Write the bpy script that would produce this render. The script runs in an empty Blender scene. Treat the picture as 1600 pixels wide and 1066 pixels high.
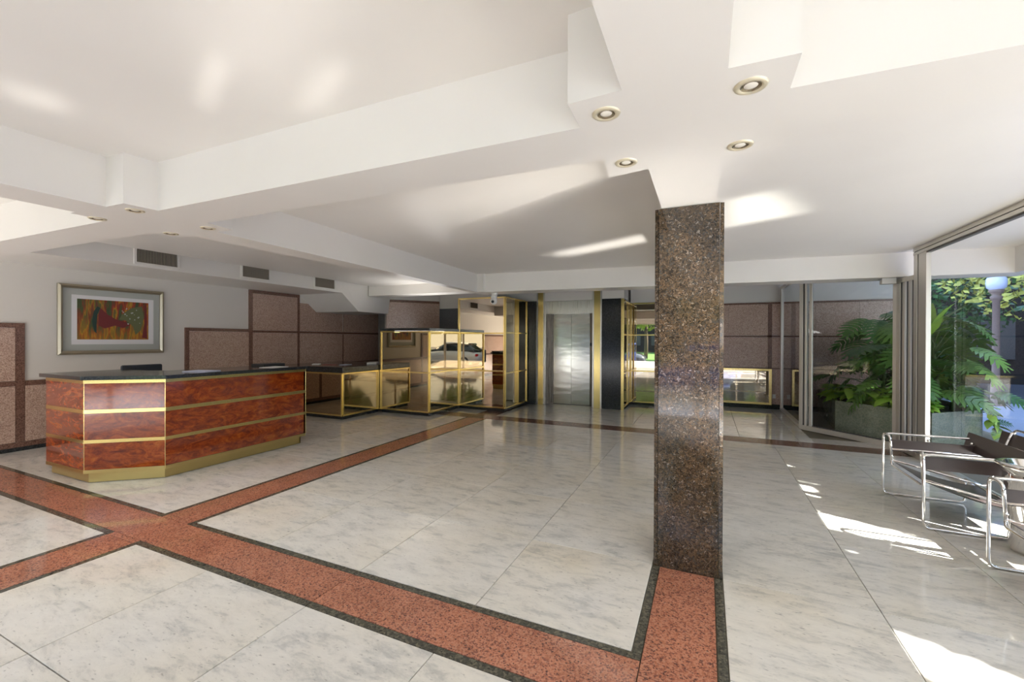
import bpy, bmesh, math, random
from mathutils import Vector, Matrix
random.seed(7)
scene = bpy.context.scene
COL = scene.collection
PI = math.pi

# ---------------------------------------------------------------- camera
F, YAW, PITCH, ROLL = 670.16759, 0.425176042, -0.00342265775, 0.00370683187
H = 1.5
cy, sy = math.cos(YAW), math.sin(YAW)
fwd = Vector((-sy*math.cos(PITCH), cy*math.cos(PITCH), math.sin(PITCH)))
rgt = Vector((cy, sy, 0))
up = rgt.cross(fwd)
r2 = math.cos(ROLL)*rgt + math.sin(ROLL)*up
u2 = -math.sin(ROLL)*rgt + math.cos(ROLL)*up
cd = bpy.data.cameras.new('camera')
cam = bpy.data.objects.new('camera', cd)
COL.objects.link(cam)
cam.matrix_world = Matrix(((r2.x, u2.x, -fwd.x, 0), (r2.y, u2.y, -fwd.y, 0), (r2.z, u2.z, -fwd.z, H), (0, 0, 0, 1)))
cd.sensor_width = 36
cd.lens = F/1600*36
cd.clip_start = 0.05
cd.clip_end = 300
scene.camera = cam

# ---------------------------------------------------------------- world, sun, lights, exposure
w = bpy.data.worlds.new('sky'); scene.world = w
w.use_nodes = True
nt = w.node_tree; nt.nodes.clear()
tc = nt.nodes.new('ShaderNodeTexCoord'); sp = nt.nodes.new('ShaderNodeSeparateXYZ')
rp = nt.nodes.new('ShaderNodeValToRGB')
rp.color_ramp.elements[0].position = 0.0; rp.color_ramp.elements[0].color = (0.82, 0.90, 1.0, 1)
rp.color_ramp.elements[1].position = 0.6; rp.color_ramp.elements[1].color = (0.38, 0.58, 1.0, 1)
bg = nt.nodes.new('ShaderNodeBackground'); bg.inputs['Strength'].default_value = 3.0
ow = nt.nodes.new('ShaderNodeOutputWorld')
nt.links.new(tc.outputs['Generated'], sp.inputs[0]); nt.links.new(sp.outputs['Z'], rp.inputs[0])
nt.links.new(rp.outputs[0], bg.inputs['Color']); nt.links.new(bg.outputs[0], ow.inputs['Surface'])

SUN = Vector((0.728, -0.328, 0.60)).normalized()      # towards the sun
sd = bpy.data.lights.new('sun', 'SUN'); sd.energy = 24.0; sd.angle = 0.005; sd.color = (1.0, 0.97, 0.94)
so = bpy.data.objects.new('sun', sd); COL.objects.link(so)
so.rotation_euler = SUN.to_track_quat('Z', 'Y').to_euler()
so.location = SUN*30

def area(name, loc, direction, sx, sy_, energy, color=(1, 1, 1), spread=PI, xdir=None):
    d = bpy.data.lights.new(name, 'AREA'); d.shape = 'RECTANGLE'; d.size = sx; d.size_y = sy_
    d.energy = energy; d.color = color; d.spread = spread
    o = bpy.data.objects.new(name, d); COL.objects.link(o)
    z = -Vector(direction).normalized()
    x = Vector(xdir).normalized() if xdir else Vector((0, 0, 1)).cross(z).normalized()
    x = (x - z*x.dot(z)).normalized(); y = z.cross(x)
    o.matrix_world = Matrix(((x.x, y.x, z.x, loc[0]), (x.y, y.y, z.y, loc[1]), (x.z, y.z, z.z, loc[2]), (0, 0, 0, 1)))
    return o
# added fill lamps at pavement level outside, standing in for light off sunlit paving
area('pavement_fill_front', (-2.0, -4.75, 0.0), (0, 0.12, 1), 14.0, 3.6, 240, (0.98, 0.96, 0.95))
area('pavement_fill_side', (3.15, 1.6, 0.0), (-0.15, 0, 1), 8.0, 1.0, 140, (0.97, 0.96, 0.97))
# unseen fill lamps added at floor level to brighten ceiling and left wall
area('floor_fill', (-2.0, -1.2, 0.02), (0, 0.35, 1), 9.0, 2.4, 66, (0.98, 0.96, 0.94))
area('floor_fill_left', (-7.1, -0.9, 0.02), (-0.5, 0.4, 1), 2.0, 2.4, 90, (0.98, 0.96, 0.94))
# fill lamps added on the tall counter and mirror cabinet, out of sight
area('counter_fill', (-5.5, 7.45, 1.76), (0.2, -0.3, 1), 1.0, 0.9, 13, (0.98, 0.96, 0.94))
area('cabinet_fill', (-4.35, 8.6, 2.43), (0, 0, 1), 1.0, 1.0, 18, (0.98, 0.96, 0.94))
# sunlight thrown back up by the polished floor where the sun lands on it
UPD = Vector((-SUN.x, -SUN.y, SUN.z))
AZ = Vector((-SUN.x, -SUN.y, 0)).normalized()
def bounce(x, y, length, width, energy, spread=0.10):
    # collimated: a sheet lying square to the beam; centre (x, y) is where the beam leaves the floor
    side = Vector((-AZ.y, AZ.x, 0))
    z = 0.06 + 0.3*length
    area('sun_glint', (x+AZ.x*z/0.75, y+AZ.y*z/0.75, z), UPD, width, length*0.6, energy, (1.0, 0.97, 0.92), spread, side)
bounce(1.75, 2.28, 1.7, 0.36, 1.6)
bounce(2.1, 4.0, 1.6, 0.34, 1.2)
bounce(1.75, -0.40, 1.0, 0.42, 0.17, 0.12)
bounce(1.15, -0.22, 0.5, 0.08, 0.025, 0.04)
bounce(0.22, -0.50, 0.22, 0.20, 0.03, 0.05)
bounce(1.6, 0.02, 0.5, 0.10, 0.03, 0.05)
bounce(1.9, 1.75, 2.2, 1.1, 3.0, 0.45)  # broad weak lamp added to brighten the far coffer ceiling
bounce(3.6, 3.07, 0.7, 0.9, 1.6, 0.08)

scene.view_settings.view_transform = 'Standard'
scene.view_settings.look = 'None'
scene.view_settings.gamma = 1.0
scene.view_settings.use_curve_mapping = False
scene.view_settings.exposure = 0.70
scene.cycles.max_bounces = 12
scene.cycles.diffuse_bounces = 5
scene.cycles.glossy_bounces = 6
scene.cycles.transparent_max_bounces = 24
scene.cycles.caustics_reflective = False
scene.cycles.caustics_refractive = False
scene.cycles.sample_clamp_indirect = 4.0
scene.cycles.use_denoising = True
try: scene.cycles.denoiser = 'OPENIMAGEDENOISE'
except Exception: pass

# ---------------------------------------------------------------- materials
def M(name, color=(0.8, 0.8, 0.8), rough=0.5, metal=0.0, spec=0.5, coat=0.0, emit=None):
    m = bpy.data.materials.new(name); m.use_nodes = True
    b = m.node_tree.nodes['Principled BSDF']
    b.inputs['Base Color'].default_value = (*color, 1)
    b.inputs['Roughness'].default_value = rough
    b.inputs['Metallic'].default_value = metal
    b.inputs['Specular IOR Level'].default_value = spec
    b.inputs['Coat Weight'].default_value = coat
    b.inputs['Coat Roughness'].default_value = 0.04
    if emit:
        b.inputs['Emission Color'].default_value = (*emit[0], 1); b.inputs['Emission Strength'].default_value = emit[1]
    return m
class G:
    def __init__(s, m): s.m = m; s.t = m.node_tree; s.b = s.t.nodes['Principled BSDF']
    def n(s, typ, **kw):
        n = s.t.nodes.new(typ)
        for k, v in kw.items():
            if k.startswith('_'): setattr(n, k[1:], v)
            else: n.inputs[k.replace('_', ' ')].default_value = v
        return n
    def l(s, a, b): s.t.links.new(a, b)
    def coord(s, scale=(1, 1, 1), rnd=True, rot=(0, 0, 0)):
        c = s.n('ShaderNodeTexCoord'); mp = s.n('ShaderNodeMapping')
        mp.inputs['Scale'].default_value = scale; mp.inputs['Rotation'].default_value = rot
        s.l(c.outputs['Object'], mp.inputs[0])
        if rnd:
            oi = s.n('ShaderNodeObjectInfo'); mu = s.n('ShaderNodeMath', _operation='MULTIPLY'); mu.inputs[1].default_value = 37.0
            s.l(oi.outputs['Random'], mu.inputs[0])
            cx = s.n('ShaderNodeCombineXYZ'); s.l(mu.outputs[0], cx.inputs[0]); s.l(mu.outputs[0], cx.inputs[1]); s.l(mu.outputs[0], cx.inputs[2])
            s.l(cx.outputs[0], mp.inputs['Location'])
        return mp.outputs[0]
    def ramp(s, fac, stops, interp='LINEAR'):
        r = s.n('ShaderNodeValToRGB'); cr = r.color_ramp; cr.interpolation = interp
        while len(cr.elements) > 1: cr.elements.remove(cr.elements[-1])
        cr.elements[0].position = stops[0][0]; cr.elements[0].color = (*stops[0][1], 1)
        for p, c in stops[1:]:
            e = cr.elements.new(p); e.color = (*c, 1)
        s.l(fac, r.inputs[0]); return r.outputs[0]
    def mix(s, fac, a, b, mode='MIX'):
        x = s.n('ShaderNodeMixRGB', _blend_type=mode)
        if isinstance(fac, (int, float)): x.inputs[0].default_value = fac
        else: s.l(fac, x.inputs[0])
        for i, v in ((1, a), (2, b)):
            if isinstance(v, tuple): x.inputs[i].default_value = (*v, 1)
            else: s.l(v, x.inputs[i])
        return x.outputs[0]
    def col(s, c): s.l(c, s.b.inputs['Base Color'])
    def bump(s, fac, strength, dist=0.002):
        b = s.n('ShaderNodeBump'); b.inputs['Strength'].default_value = strength; b.inputs['Distance'].default_value = dist
        s.l(fac, b.inputs['Height']); s.l(b.outputs[0], s.b.inputs['Normal'])

# white marble
MARBLE = M('marble', rough=0.055, spec=0.5); g = G(MARBLE)
v = g.coord((1.3, 3.4, 1), rot=(0, 0, 0.55))
n1 = g.n('ShaderNodeTexNoise', Scale=3.5, Detail=10.0, Roughness=0.72, Distortion=0.35); g.l(v, n1.inputs[0])
n2 = g.n('ShaderNodeTexNoise', Scale=22.0, Detail=5.0, Roughness=0.6); g.l(v, n2.inputs[0])
n3 = g.n('ShaderNodeTexNoise', Scale=1.3, Detail=2.0); g.l(g.coord((1, 1, 1)), n3.inputs[0])
base = g.ramp(n3.outputs[0], [(0.35, (0.79, 0.77, 0.72)), (0.6, (0.79, 0.75, 0.665)), (0.75, (0.77, 0.71, 0.59))])
vein = g.ramp(n1.outputs[0], [(0.0, (0.48, 0.49, 0.51)), (0.36, (0.70, 0.715, 0.73)), (0.48, (0.93, 0.93, 0.93)), (0.60, (1, 1, 1))])
fleck = g.ramp(n2.outputs[0], [(0.0, (0.3, 0.3, 0.32)), (0.28, (0.45, 0.45, 0.46)), (0.36, (0.9, 0.9, 0.9)), (0.42, (1, 1, 1))])
g.col(g.mix(0.9, g.mix(1.0, base, vein, 'MULTIPLY'), fleck, 'MULTIPLY'))

def granite(name, stops, scale, rough=0.07, blotch=None, detail=4.0, spec=0.5):
    m = M(name, rough=rough, spec=spec); g = G(m)
    v = g.coord((1, 1, 1))
    vo = g.n('ShaderNodeTexVoronoi', Scale=scale); g.l(v, vo.inputs[0])
    no = g.n('ShaderNodeTexNoise', Scale=scale*1.4, Detail=detail, Roughness=0.7); g.l(v, no.inputs[0])
    sv = g.n('ShaderNodeSeparateColor'); g.l(vo.outputs['Color'], sv.inputs[0])
    ad = g.n('ShaderNodeMath', _operation='ADD'); g.l(sv.outputs[0], ad.inputs[0]); g.l(no.outputs[0], ad.inputs[1])
    hf = g.n('ShaderNodeMath', _operation='MULTIPLY'); g.l(ad.outputs[0], hf.inputs[0]); hf.inputs[1].default_value = 0.5
    c = g.ramp(hf.outputs[0], stops)
    if blotch:
        nb = g.n('ShaderNodeTexNoise', Scale=blotch[0], Detail=3.0); g.l(v, nb.inputs[0])
        c = g.mix(1.0, c, g.ramp(nb.outputs[0], [(0.3, blotch[1]), (0.7, (1, 1, 1))]), 'MULTIPLY')
    g.col(c); return m
PINK = granite('pink_granite', [(0.22, (0.08, 0.05, 0.045)), (0.33, (0.30, 0.12, 0.085)), (0.45, (0.46, 0.175, 0.10)), (0.65, (0.60, 0.26, 0.16)), (0.85, (0.46, 0.26, 0.18))], 130, blotch=(5, (0.8, 0.8, 0.8)))
DARKB = granite('dark_border_granite', [(0.2, (0.035, 0.035, 0.028)), (0.5, (0.085, 0.08, 0.06)), (0.8, (0.17, 0.155, 0.11))], 90)
COLUMN = M('brown_granite', rough=0.06, spec=0.5); g = G(COLUMN)
v = g.coord((1, 1, 1), rnd=False)
wn = g.n('ShaderNodeTexNoise', Scale=40.0, Detail=2.0); g.l(v, wn.inputs[0])
wv = g.mix(0.06, v, wn.outputs['Color'], 'ADD')
vo = g.n('ShaderNodeTexVoronoi', Scale=105.0); g.l(wv, vo.inputs[0]); vo.inputs['Randomness'].default_value = 1.0
sv = g.n('ShaderNodeSeparateColor'); g.l(vo.outputs['Color'], sv.inputs[0])
no = g.n('ShaderNodeTexNoise', Scale=150.0, Detail=3.0, Roughness=0.7); g.l(v, no.inputs[0])
c1_ = g.ramp(sv.outputs[0], [(0.0, (0.030, 0.024, 0.018)), (0.20, (0.065, 0.050, 0.032)), (0.42, (0.100, 0.072, 0.042)), (0.62, (0.062, 0.062, 0.055)), (0.76, (0.130, 0.090, 0.052)), (0.91, (0.17, 0.135, 0.10)), (0.97, (0.26, 0.23, 0.19))], 'CONSTANT')
c2_ = g.ramp(no.outputs[0], [(0.3, (0.55, 0.5, 0.45)), (0.5, (1, 1, 1)), (0.68, (1.35, 1.3, 1.2))])
nb = g.n('ShaderNodeTexNoise', Scale=5.0, Detail=3.0); g.l(v, nb.inputs[0])
g.col(g.mix(1.0, g.mix(1.0, c1_, c2_, 'MULTIPLY'), g.ramp(nb.outputs[0], [(0.3, (0.65, 0.65, 0.7)), (0.7, (1.1, 1.0, 0.95))]), 'MULTIPLY'))
WALLG = granite('wall_granite', [(0.2, (0.27, 0.165, 0.13)), (0.45, (0.50, 0.325, 0.25)), (0.7, (0.66, 0.48, 0.38)), (0.85, (0.54, 0.36, 0.275))], 110, rough=0.22)
WALLD = granite('wall_granite_dark', [(0.2, (0.09, 0.045, 0.035)), (0.5, (0.20, 0.105, 0.075)), (0.8, (0.29, 0.16, 0.12))], 110, rough=0.2)
BLACKG = granite('black_granite', [(0.2, (0.010, 0.011, 0.012)), (0.6, (0.028, 0.030, 0.032)), (0.85, (0.07, 0.075, 0.075))], 120, rough=0.12)
GREYG = granite('grey_stone', [(0.2, (0.07, 0.075, 0.08)), (0.8, (0.12, 0.125, 0.13))], 100, rough=0.3)
PLANTERG = granite('green_marble', [(0.2, (0.26, 0.28, 0.20)), (0.5, (0.37, 0.38, 0.28)), (0.8, (0.47, 0.44, 0.32))], 60, rough=0.15, blotch=(3, (0.7, 0.75, 0.7)))

PLASTER = M('white_plaster', (0.80, 0.755, 0.70), 0.38, spec=0.25); g = G(PLASTER)
n = g.n('ShaderNodeTexNoise', Scale=2.0, Detail=4.0); g.l(g.coord(rnd=False), n.inputs[0])
g.col(g.ramp(n.outputs[0], [(0.3, (0.79, 0.75, 0.695)), (0.7, (0.81, 0.77, 0.715))])); g.bump(n.outputs[0], 0.06, 0.01)
WALLP = M('wall_plaster', (0.76, 0.71, 0.65), 0.6, spec=0.2); g = G(WALLP)
n = g.n('ShaderNodeTexNoise', Scale=60.0, Detail=3.0); g.l(g.coord(rnd=False), n.inputs[0]); g.bump(n.outputs[0], 0.12, 0.003)
GROUT = M('grout', (0.20, 0.17, 0.12), 0.8)
BRASS = M('polished_brass', (0.78, 0.60, 0.24), 0.22, metal=1.0); g = G(BRASS)
n = g.n('ShaderNodeTexNoise', Scale=6.0, Detail=3.0); g.l(g.coord((1, 1, 1)), n.inputs[0])
g.l(g.ramp(n.outputs[0], [(0.2, (0.17,)*3), (0.8, (0.23,)*3)]), g.b.inputs['Roughness'])
BRASSL = M('pale_brass', (0.62, 0.49, 0.20), 0.30, metal=1.0)
MIRROR = M('smoked_mirror', (0.38, 0.30, 0.19), 0.012, metal=1.0)
MIRRORC = M('clear_mirror', (0.62, 0.55, 0.45), 0.012, metal=1.0)
STEEL = M('brushed_steel', (0.62, 0.58, 0.53), 0.28, metal=1.0); g = G(STEEL)
n = g.n('ShaderNodeTexNoise', Scale=3.0, Detail=6.0); g.l(g.coord((60, 60, 0.6)), n.inputs[0])
g.l(g.ramp(n.outputs[0], [(0.3, (0.20,)*3), (0.7, (0.36,)*3)]), g.b.inputs['Roughness'])
DOORST = M('wavy_steel', (0.44, 0.43, 0.40), 0.16, metal=1.0); g = G(DOORST)
n = g.n('ShaderNodeTexNoise', Scale=1.0, Detail=1.5); g.l(g.coord((1.8, 1.8, 6.5)), n.inputs[0]); g.bump(n.outputs[0], 0.13, 0.02)
ALU = M('window_aluminium', (0.76, 0.71, 0.63), 0.30, metal=0.45)
ALUD = M('window_gasket', (0.10, 0.09, 0.08), 0.5)
CHROME = M('chrome', (0.88, 0.86, 0.84), 0.05, metal=1.0)
LEATHER = M('black_brown_leather', (0.060, 0.042, 0.040), 0.36, spec=0.6)
WOOD = M('burl_wood', rough=0.10, spec=0.55, coat=0.6); g = G(WOOD)
v = g.coord((1.0, 1.0, 2.4))
n1 = g.n('ShaderNodeTexNoise', Scale=4.5, Detail=9.0, Roughness=0.72, Distortion=1.6); g.l(v, n1.inputs[0])
n2 = g.n('ShaderNodeTexNoise', Scale=45.0, Detail=4.0, Roughness=0.7); g.l(v, n2.inputs[0])
c = g.ramp(n1.outputs[0], [(0.25, (0.060, 0.012, 0.006)), (0.40, (0.17, 0.024, 0.006)), (0.54, (0.33, 0.058, 0.009)), (0.70, (0.48, 0.13, 0.018))])
g.col(g.mix(0.7, c, g.ramp(n2.outputs[0], [(0.3, (0.5, 0.45, 0.45)), (0.55, (1, 1, 1))]), 'MULTIPLY'))
LAMPR = M('lamp_trim', (0.72, 0.64, 0.47), 0.35, metal=0.3)
LAMPI = M('lamp_reflector', (0.42, 0.36, 0.25), 0.18, metal=0.8)
BULB = M('lamp_bulb', (0.85, 0.80, 0.70), 0.15)
BLACKP = M('black_plastic', (0.03, 0.033, 0.038), 0.5)
WHITEP = M('white_plastic', (0.80, 0.78, 0.74), 0.4)
PAPER = M('paper', (0.82, 0.80, 0.80), 0.7)
PAPERB = M('paper_blue', (0.55, 0.57, 0.72), 0.6)
PAPERR = M('paper_red', (0.45, 0.10, 0.07), 0.6)
PICF = M('pewter_gold_frame', (0.50, 0.45, 0.34), 0.30, metal=0.9)
MATB = M('grey_mat_board', (0.47, 0.48, 0.44), 0.75)
ASPH = M('asphalt', (0.055, 0.060, 0.08), 0.75); g = G(ASPH)
n = g.n('ShaderNodeTexNoise', Scale=30.0, Detail=4.0); g.l(g.coord(rnd=False), n.inputs[0]); g.bump(n.outputs[0], 0.3, 0.01)
PAVE = M('sidewalk', (0.27, 0.29, 0.37), 0.6)
TRUNK = M('bark', (0.10, 0.075, 0.055), 0.9)
LAMPPOST = M('post_paint', (0.20, 0.14, 0.12), 0.5)
GLOBE = M('milk_globe', (0.62, 0.68, 0.92), 0.25)
SOIL = M('soil', (0.05, 0.04, 0.03), 0.95)
TYRE = M('tyre', (0.02, 0.02, 0.02), 0.8)
CARW = M('car_white', (0.70, 0.71, 0.72), 0.15, coat=1.0)
CARG = M('car_graphite', (0.08, 0.09, 0.10), 0.15, coat=1.0)
CARB = M('car_blue', (0.10, 0.16, 0.50), 0.15, coat=1.0)
CARGL = M('car_glass', (0.02, 0.025, 0.03), 0.05, spec=0.8)
TAIL = M('tail_light', (0.5, 0.01, 0.01), 0.2)
BUILD = M('far_facade', (0.013, 0.010, 0.010), 0.8)
BUILDW = M('far_window', (0.03, 0.035, 0.045), 0.4)
SLATM = M('vent_metal', (0.36, 0.31, 0.25), 0.5)
DARK = M('void_black', (0.012, 0.011, 0.010), 0.8)

def leafmat(name, c1, c2, rough=0.35):
    m = M(name, rough=rough, spec=0.5); g = G(m)
    oi = g.n('ShaderNodeObjectInfo')
    n = g.n('ShaderNodeTexNoise', Scale=6.0, Detail=2.0); g.l(g.coord(rnd=False), n.inputs[0])
    ad = g.n('ShaderNodeMath', _operation='ADD'); g.l(oi.outputs['Random'], ad.inputs[0]); g.l(n.outputs[0], ad.inputs[1])
    hf = g.n('ShaderNodeMath', _operation='MULTIPLY'); g.l(ad.outputs[0], hf.inputs[0]); hf.inputs[1].default_value = 0.5
    g.col(g.ramp(hf.outputs[0], [(0.2, c1), (0.8, c2)]))
    g.b.inputs['Subsurface Weight'].default_value = 0.0
    return m
LEAFD = leafmat('deep_green_leaf', (0.035, 0.12, 0.035), (0.20, 0.38, 0.07))
LEAFL = leafmat('lime_leaf', (0.20, 0.42, 0.04), (0.50, 0.70, 0.10))
LEAFT = leafmat('tree_leaf', (0.05, 0.11, 0.02), (0.30, 0.34, 0.06), 0.5)
LEAFY = leafmat('yellow_leaf', (0.34, 0.38, 0.06), (0.70, 0.62, 0.14), 0.5)
STEMM = M('green_stem', (0.10, 0.16, 0.05), 0.5)

GLASS = bpy.data.materials.new('clear_glass'); GLASS.use_nodes = True
t = GLASS.node_tree; t.nodes.clear()
o_ = t.nodes.new('ShaderNodeOutputMaterial'); mx = t.nodes.new('ShaderNodeMixShader')
tr = t.nodes.new('ShaderNodeBsdfTransparent'); tr.inputs[0].default_value = (0.93, 0.95, 0.93, 1)
gl = t.nodes.new('ShaderNodeBsdfGlossy'); gl.inputs['Roughness'].default_value = 0.0; gl.inputs['Color'].default_value = (1, 1, 1, 1)
fr = t.nodes.new('ShaderNodeFresnel'); fr.inputs[0].default_value = 1.5
mul = t.nodes.new('ShaderNodeMath'); mul.operation = 'MULTIPLY'; mul.inputs[1].default_value = 1.0
t.links.new(fr.outputs[0], mul.inputs[0]); t.links.new(mul.outputs[0], mx.inputs[0])
t.links.new(tr.outputs[0], mx.inputs[1]); t.links.new(gl.outputs[0], mx.inputs[2]); t.links.new(mx.outputs[0], o_.inputs[0])

# ---------------------------------------------------------------- helpers
def origin(o):
    v = Vector((0, 0, 0))
    while o is not None:
        v = v + o.location; o = o.parent
    return v
def link(name, me, mat, parent=None, label=None, kind=None, mats=None):
    o = bpy.data.objects.new(name, me); COL.objects.link(o)
    if mats:
        for m in mats: me.materials.append(m)
    elif mat and not me.materials: me.materials.append(mat)
    if parent is not None: o.parent = parent
    if label: o['label'] = label
    if kind: o['kind'] = kind
    return o
class MB:
    """collects world-space faces, links them as one mesh object"""
    def __init__(s): s.v = []; s.f = []; s.smooth = False
    def add(s, vs, fs):
        b = len(s.v); s.v += [tuple(v) for v in vs]; s.f += [tuple(b+i for i in f) for f in fs]; return s
    def box(s, x0, x1, y0, y1, z0, z1):
        x0, x1 = min(x0, x1), max(x0, x1); y0, y1 = min(y0, y1), max(y0, y1); z0, z1 = min(z0, z1), max(z0, z1)
        return s.add([(x0,y0,z0),(x1,y0,z0),(x1,y1,z0),(x0,y1,z0),(x0,y0,z1),(x1,y0,z1),(x1,y1,z1),(x0,y1,z1)],
                     [(0,3,2,1),(4,5,6,7),(0,1,5,4),(1,2,6,5),(2,3,7,6),(3,0,4,7)])
    def prism(s, pts, z0, z1):
        a = sum(pts[i][0]*pts[(i+1) % len(pts)][1]-pts[(i+1) % len(pts)][0]*pts[i][1] for i in range(len(pts)))
        if a < 0: pts = pts[::-1]
        n = len(pts)
        return s.add([(x, y, z0) for x, y in pts]+[(x, y, z1) for x, y in pts],
                     [tuple(range(n))[::-1], tuple(range(n, 2*n))]+[(i, (i+1) % n, n+(i+1) % n, n+i) for i in range(n)])
    def wallbox(s, p, q, t, z0, z1, off=0.0):
        """upright slab from plan point p to q, thickness t to the left of p->q"""
        p = Vector(p).to_2d() if len(p) == 3 else Vector(p); q = Vector(q)
        d = (q-p).normalized(); n = Vector((-d.y, d.x))
        a = p+n*off; b = q+n*off
        return s.prism([tuple(a), tuple(b), tuple(b+n*t), tuple(a+n*t)], z0, z1)
    def tube(s, pts, r, seg=8, closed=False):
        pts = [Vector(p) for p in pts]; n = len(pts); rings = []
        prev = None
        for i, p in enumerate(pts):
            a = pts[i-1] if i > 0 else (pts[-1] if closed else p); b = pts[(i+1) % n] if (i < n-1 or closed) else p
            t = (b-a).normalized()
            if prev is None:
                u = t.cross(Vector((0, 0, 1)))
                if u.length < 0.1: u = t.cross(Vector((1, 0, 0)))
                u.normalize()
            else:
                u = (prev - t*prev.dot(t)).normalized()
            prev = u; w_ = t.cross(u)
            rr = r[i] if isinstance(r, (list, tuple)) else r
            rings.append([p+(u*math.cos(2*PI*k/seg)+w_*math.sin(2*PI*k/seg))*rr for k in range(seg)])
        vs = [v for ring in rings for v in ring]; fs = []
        m = n if closed else n-1
        for i in range(m):
            j = (i+1) % n
            for k in range(seg):
                fs.append((i*seg+k, i*seg+(k+1) % seg, j*seg+(k+1) % seg, j*seg+k))
        if not closed: fs += [tuple(range(seg))[::-1], tuple((n-1)*seg+k for k in range(seg))]
        s.smooth = True
        return s.add(vs, fs)
    def lathe(s, c, prof, seg=32):
        """prof: list of (radius, z)"""
        vs = []; fs = []
        for r_, z in prof:
            for k in range(seg): vs.append((c[0]+r_*math.cos(2*PI*k/seg), c[1]+r_*math.sin(2*PI*k/seg), c[2]+z))
        for i in range(len(prof)-1):
            for k in range(seg): fs.append((i*seg+k, i*seg+(k+1) % seg, (i+1)*seg+(k+1) % seg, (i+1)*seg+k))
        s.smooth = True
        return s.add(vs, fs)
    def build(s, name, mat, parent=None, label=None, kind=None, bevel=0.0, mats=None, smooth=None):
        off = origin(parent) if parent is not None else Vector((0, 0, 0))
        me = bpy.data.meshes.new(name)
        me.from_pydata([(v[0]-off.x, v[1]-off.y, v[2]-off.z) for v in s.v], [], s.f)
        me.update()
        if s.smooth if smooth is None else smooth:
            for p in me.polygons: p.use_smooth = True
        o = link(name, me, mat, parent, label, kind, mats)
        if bevel:
            b = o.modifiers.new('bevel', 'BEVEL'); b.width = bevel; b.segments = 2; b.limit_method = 'ANGLE'
        return o
def box(name, mat, dims, parent=None, **kw): return MB().box(*dims).build(name, mat, parent, **kw)
def thing(name, label, cat, loc, group=None):
    o = bpy.data.objects.new(name, None); o.empty_display_size = 0.1; COL.objects.link(o)
    o.location = loc; o['label'] = label; o['category'] = cat
    if group: o['group'] = group
    return o
def tag(o, label, cat, group=None):
    o['label'] = label; o['category'] = cat
    if group: o['group'] = group
    return o
def struct(o): o['kind'] = 'structure'; return o
def kids(o): return [c for c in COL.objects if c.parent is o]
def clone(root, loc, label):
    m = {}
    for c in COL.objects:
        m.setdefault(c.parent, []).append(c)
    r = root.copy(); COL.objects.link(r); r.location = loc; r['label'] = label
    def rec(src, dst):
        for c in m.get(src, []):
            d = c.copy(); COL.objects.link(d); d.parent = dst; rec(c, d)
    rec(root, r)
    return r
def smooth_path(pts, rad, n=5):
    """round the corners of a polyline"""
    pts = [Vector(p) for p in pts]; out = [pts[0]]
    for i in range(1, len(pts)-1):
        a = (pts[i-1]-pts[i]); b = (pts[i+1]-pts[i]); r_ = min(rad, a.length*0.49, b.length*0.49)
        p0 = pts[i]+a.normalized()*r_; p1 = pts[i]+b.normalized()*r_
        for k in range(n+1):
            t_ = k/n; out.append(p0*(1-t_)**2+pts[i]*2*t_*(1-t_)+p1*t_*t_)
    out.append(pts[-1]); return out

# ================================================================ SETTING
S, C = 2.371, 2.70          # beam soffit, coffer ceiling
XL = -8.3                   # left wall
XG = 2.49                   # glass wall to the right
YF = -2.7                   # street front, behind the camera

# ---- floor
floor = struct(MB().box(XL-0.2, 4.3, YF-0.1, 11.4, -0.15, -0.018).build('floor', GROUT))
_tiles = {}
def tile(x0, x1, y0, y1, mat, name):
    gp = 0.0022
    sx, sy_ = round(x1-x0, 4), round(y1-y0, 4)
    key = (sx, sy_, mat.name)
    if key not in _tiles:
        a, b = sx/2-gp, sy_/2-gp; e = 0.0012
        me = bpy.data.meshes.new(name)
        vs = [(-a,-b,-0.018),(a,-b,-0.018),(a,b,-0.018),(-a,b,-0.018),(-a,-b,-e),(a,-b,-e),(a,b,-e),(-a,b,-e),(-a+e,-b+e,0),(a-e,-b+e,0),(a-e,b-e,0),(-a+e,b-e,0)]
        me.from_pydata(vs, [], [(0,3,2,1),(0,1,5,4),(1,2,6,5),(2,3,7,6),(3,0,4,7),(4,5,9,8),(5,6,10,9),(6,7,11,10),(7,4,8,11),(8,9,10,11)])
        me.materials.append(mat); _tiles[key] = me
    o = bpy.data.objects.new(name, _tiles[key]); COL.objects.link(o)
    o.location = ((x0+x1)/2, (y0+y1)/2, 0); o.parent = floor
def grid(xs, ys, mat=MARBLE, name='tile'):
    for i in range(len(xs)-1):
        for j in range(len(ys)-1): tile(xs[i], xs[i+1], ys[j], ys[j+1], mat, name)
XA0, XA1 = -4.214, -3.768      # left band
XB0, XB1 = -0.320, 0.101       # column band
Y0, Y1 = 1.712, 2.118          # cross band
Y2, Y3 = 7.17, 7.55            # far band
BW = 0.047
YS = [Y1, 2.995, 3.865, 4.735, 5.605, 6.39, Y2]
grid([XA1, -2.912, -2.035, -1.18, XB0], YS)
YR = [YF, -1.36, -0.49, 0.38, 1.25, Y1+0.0, 2.995, 3.865, 4.735, 5.605, 6.39, Y2]
YR2 = [YF, -1.36, -0.49, 0.38, 1.25, 2.12, 2.995, 3.865, 4.735, 5.605, 6.39, Y2]
grid([XB1, 0.889, 1.655, XG-0.02], YR2)
grid([XA1, -2.926, -2.037, -1.18, XB0], [YF, -1.76, -0.87, 0.02, 0.905, Y0])
grid([XL, -7.62, -6.77, -5.92, -5.07, XA0], [YF, -1.76, -0.87, 0.02, 0.905, Y0])
grid([XL, -7.62, -6.77, -5.92, -5.07, XA0], YS)
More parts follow.
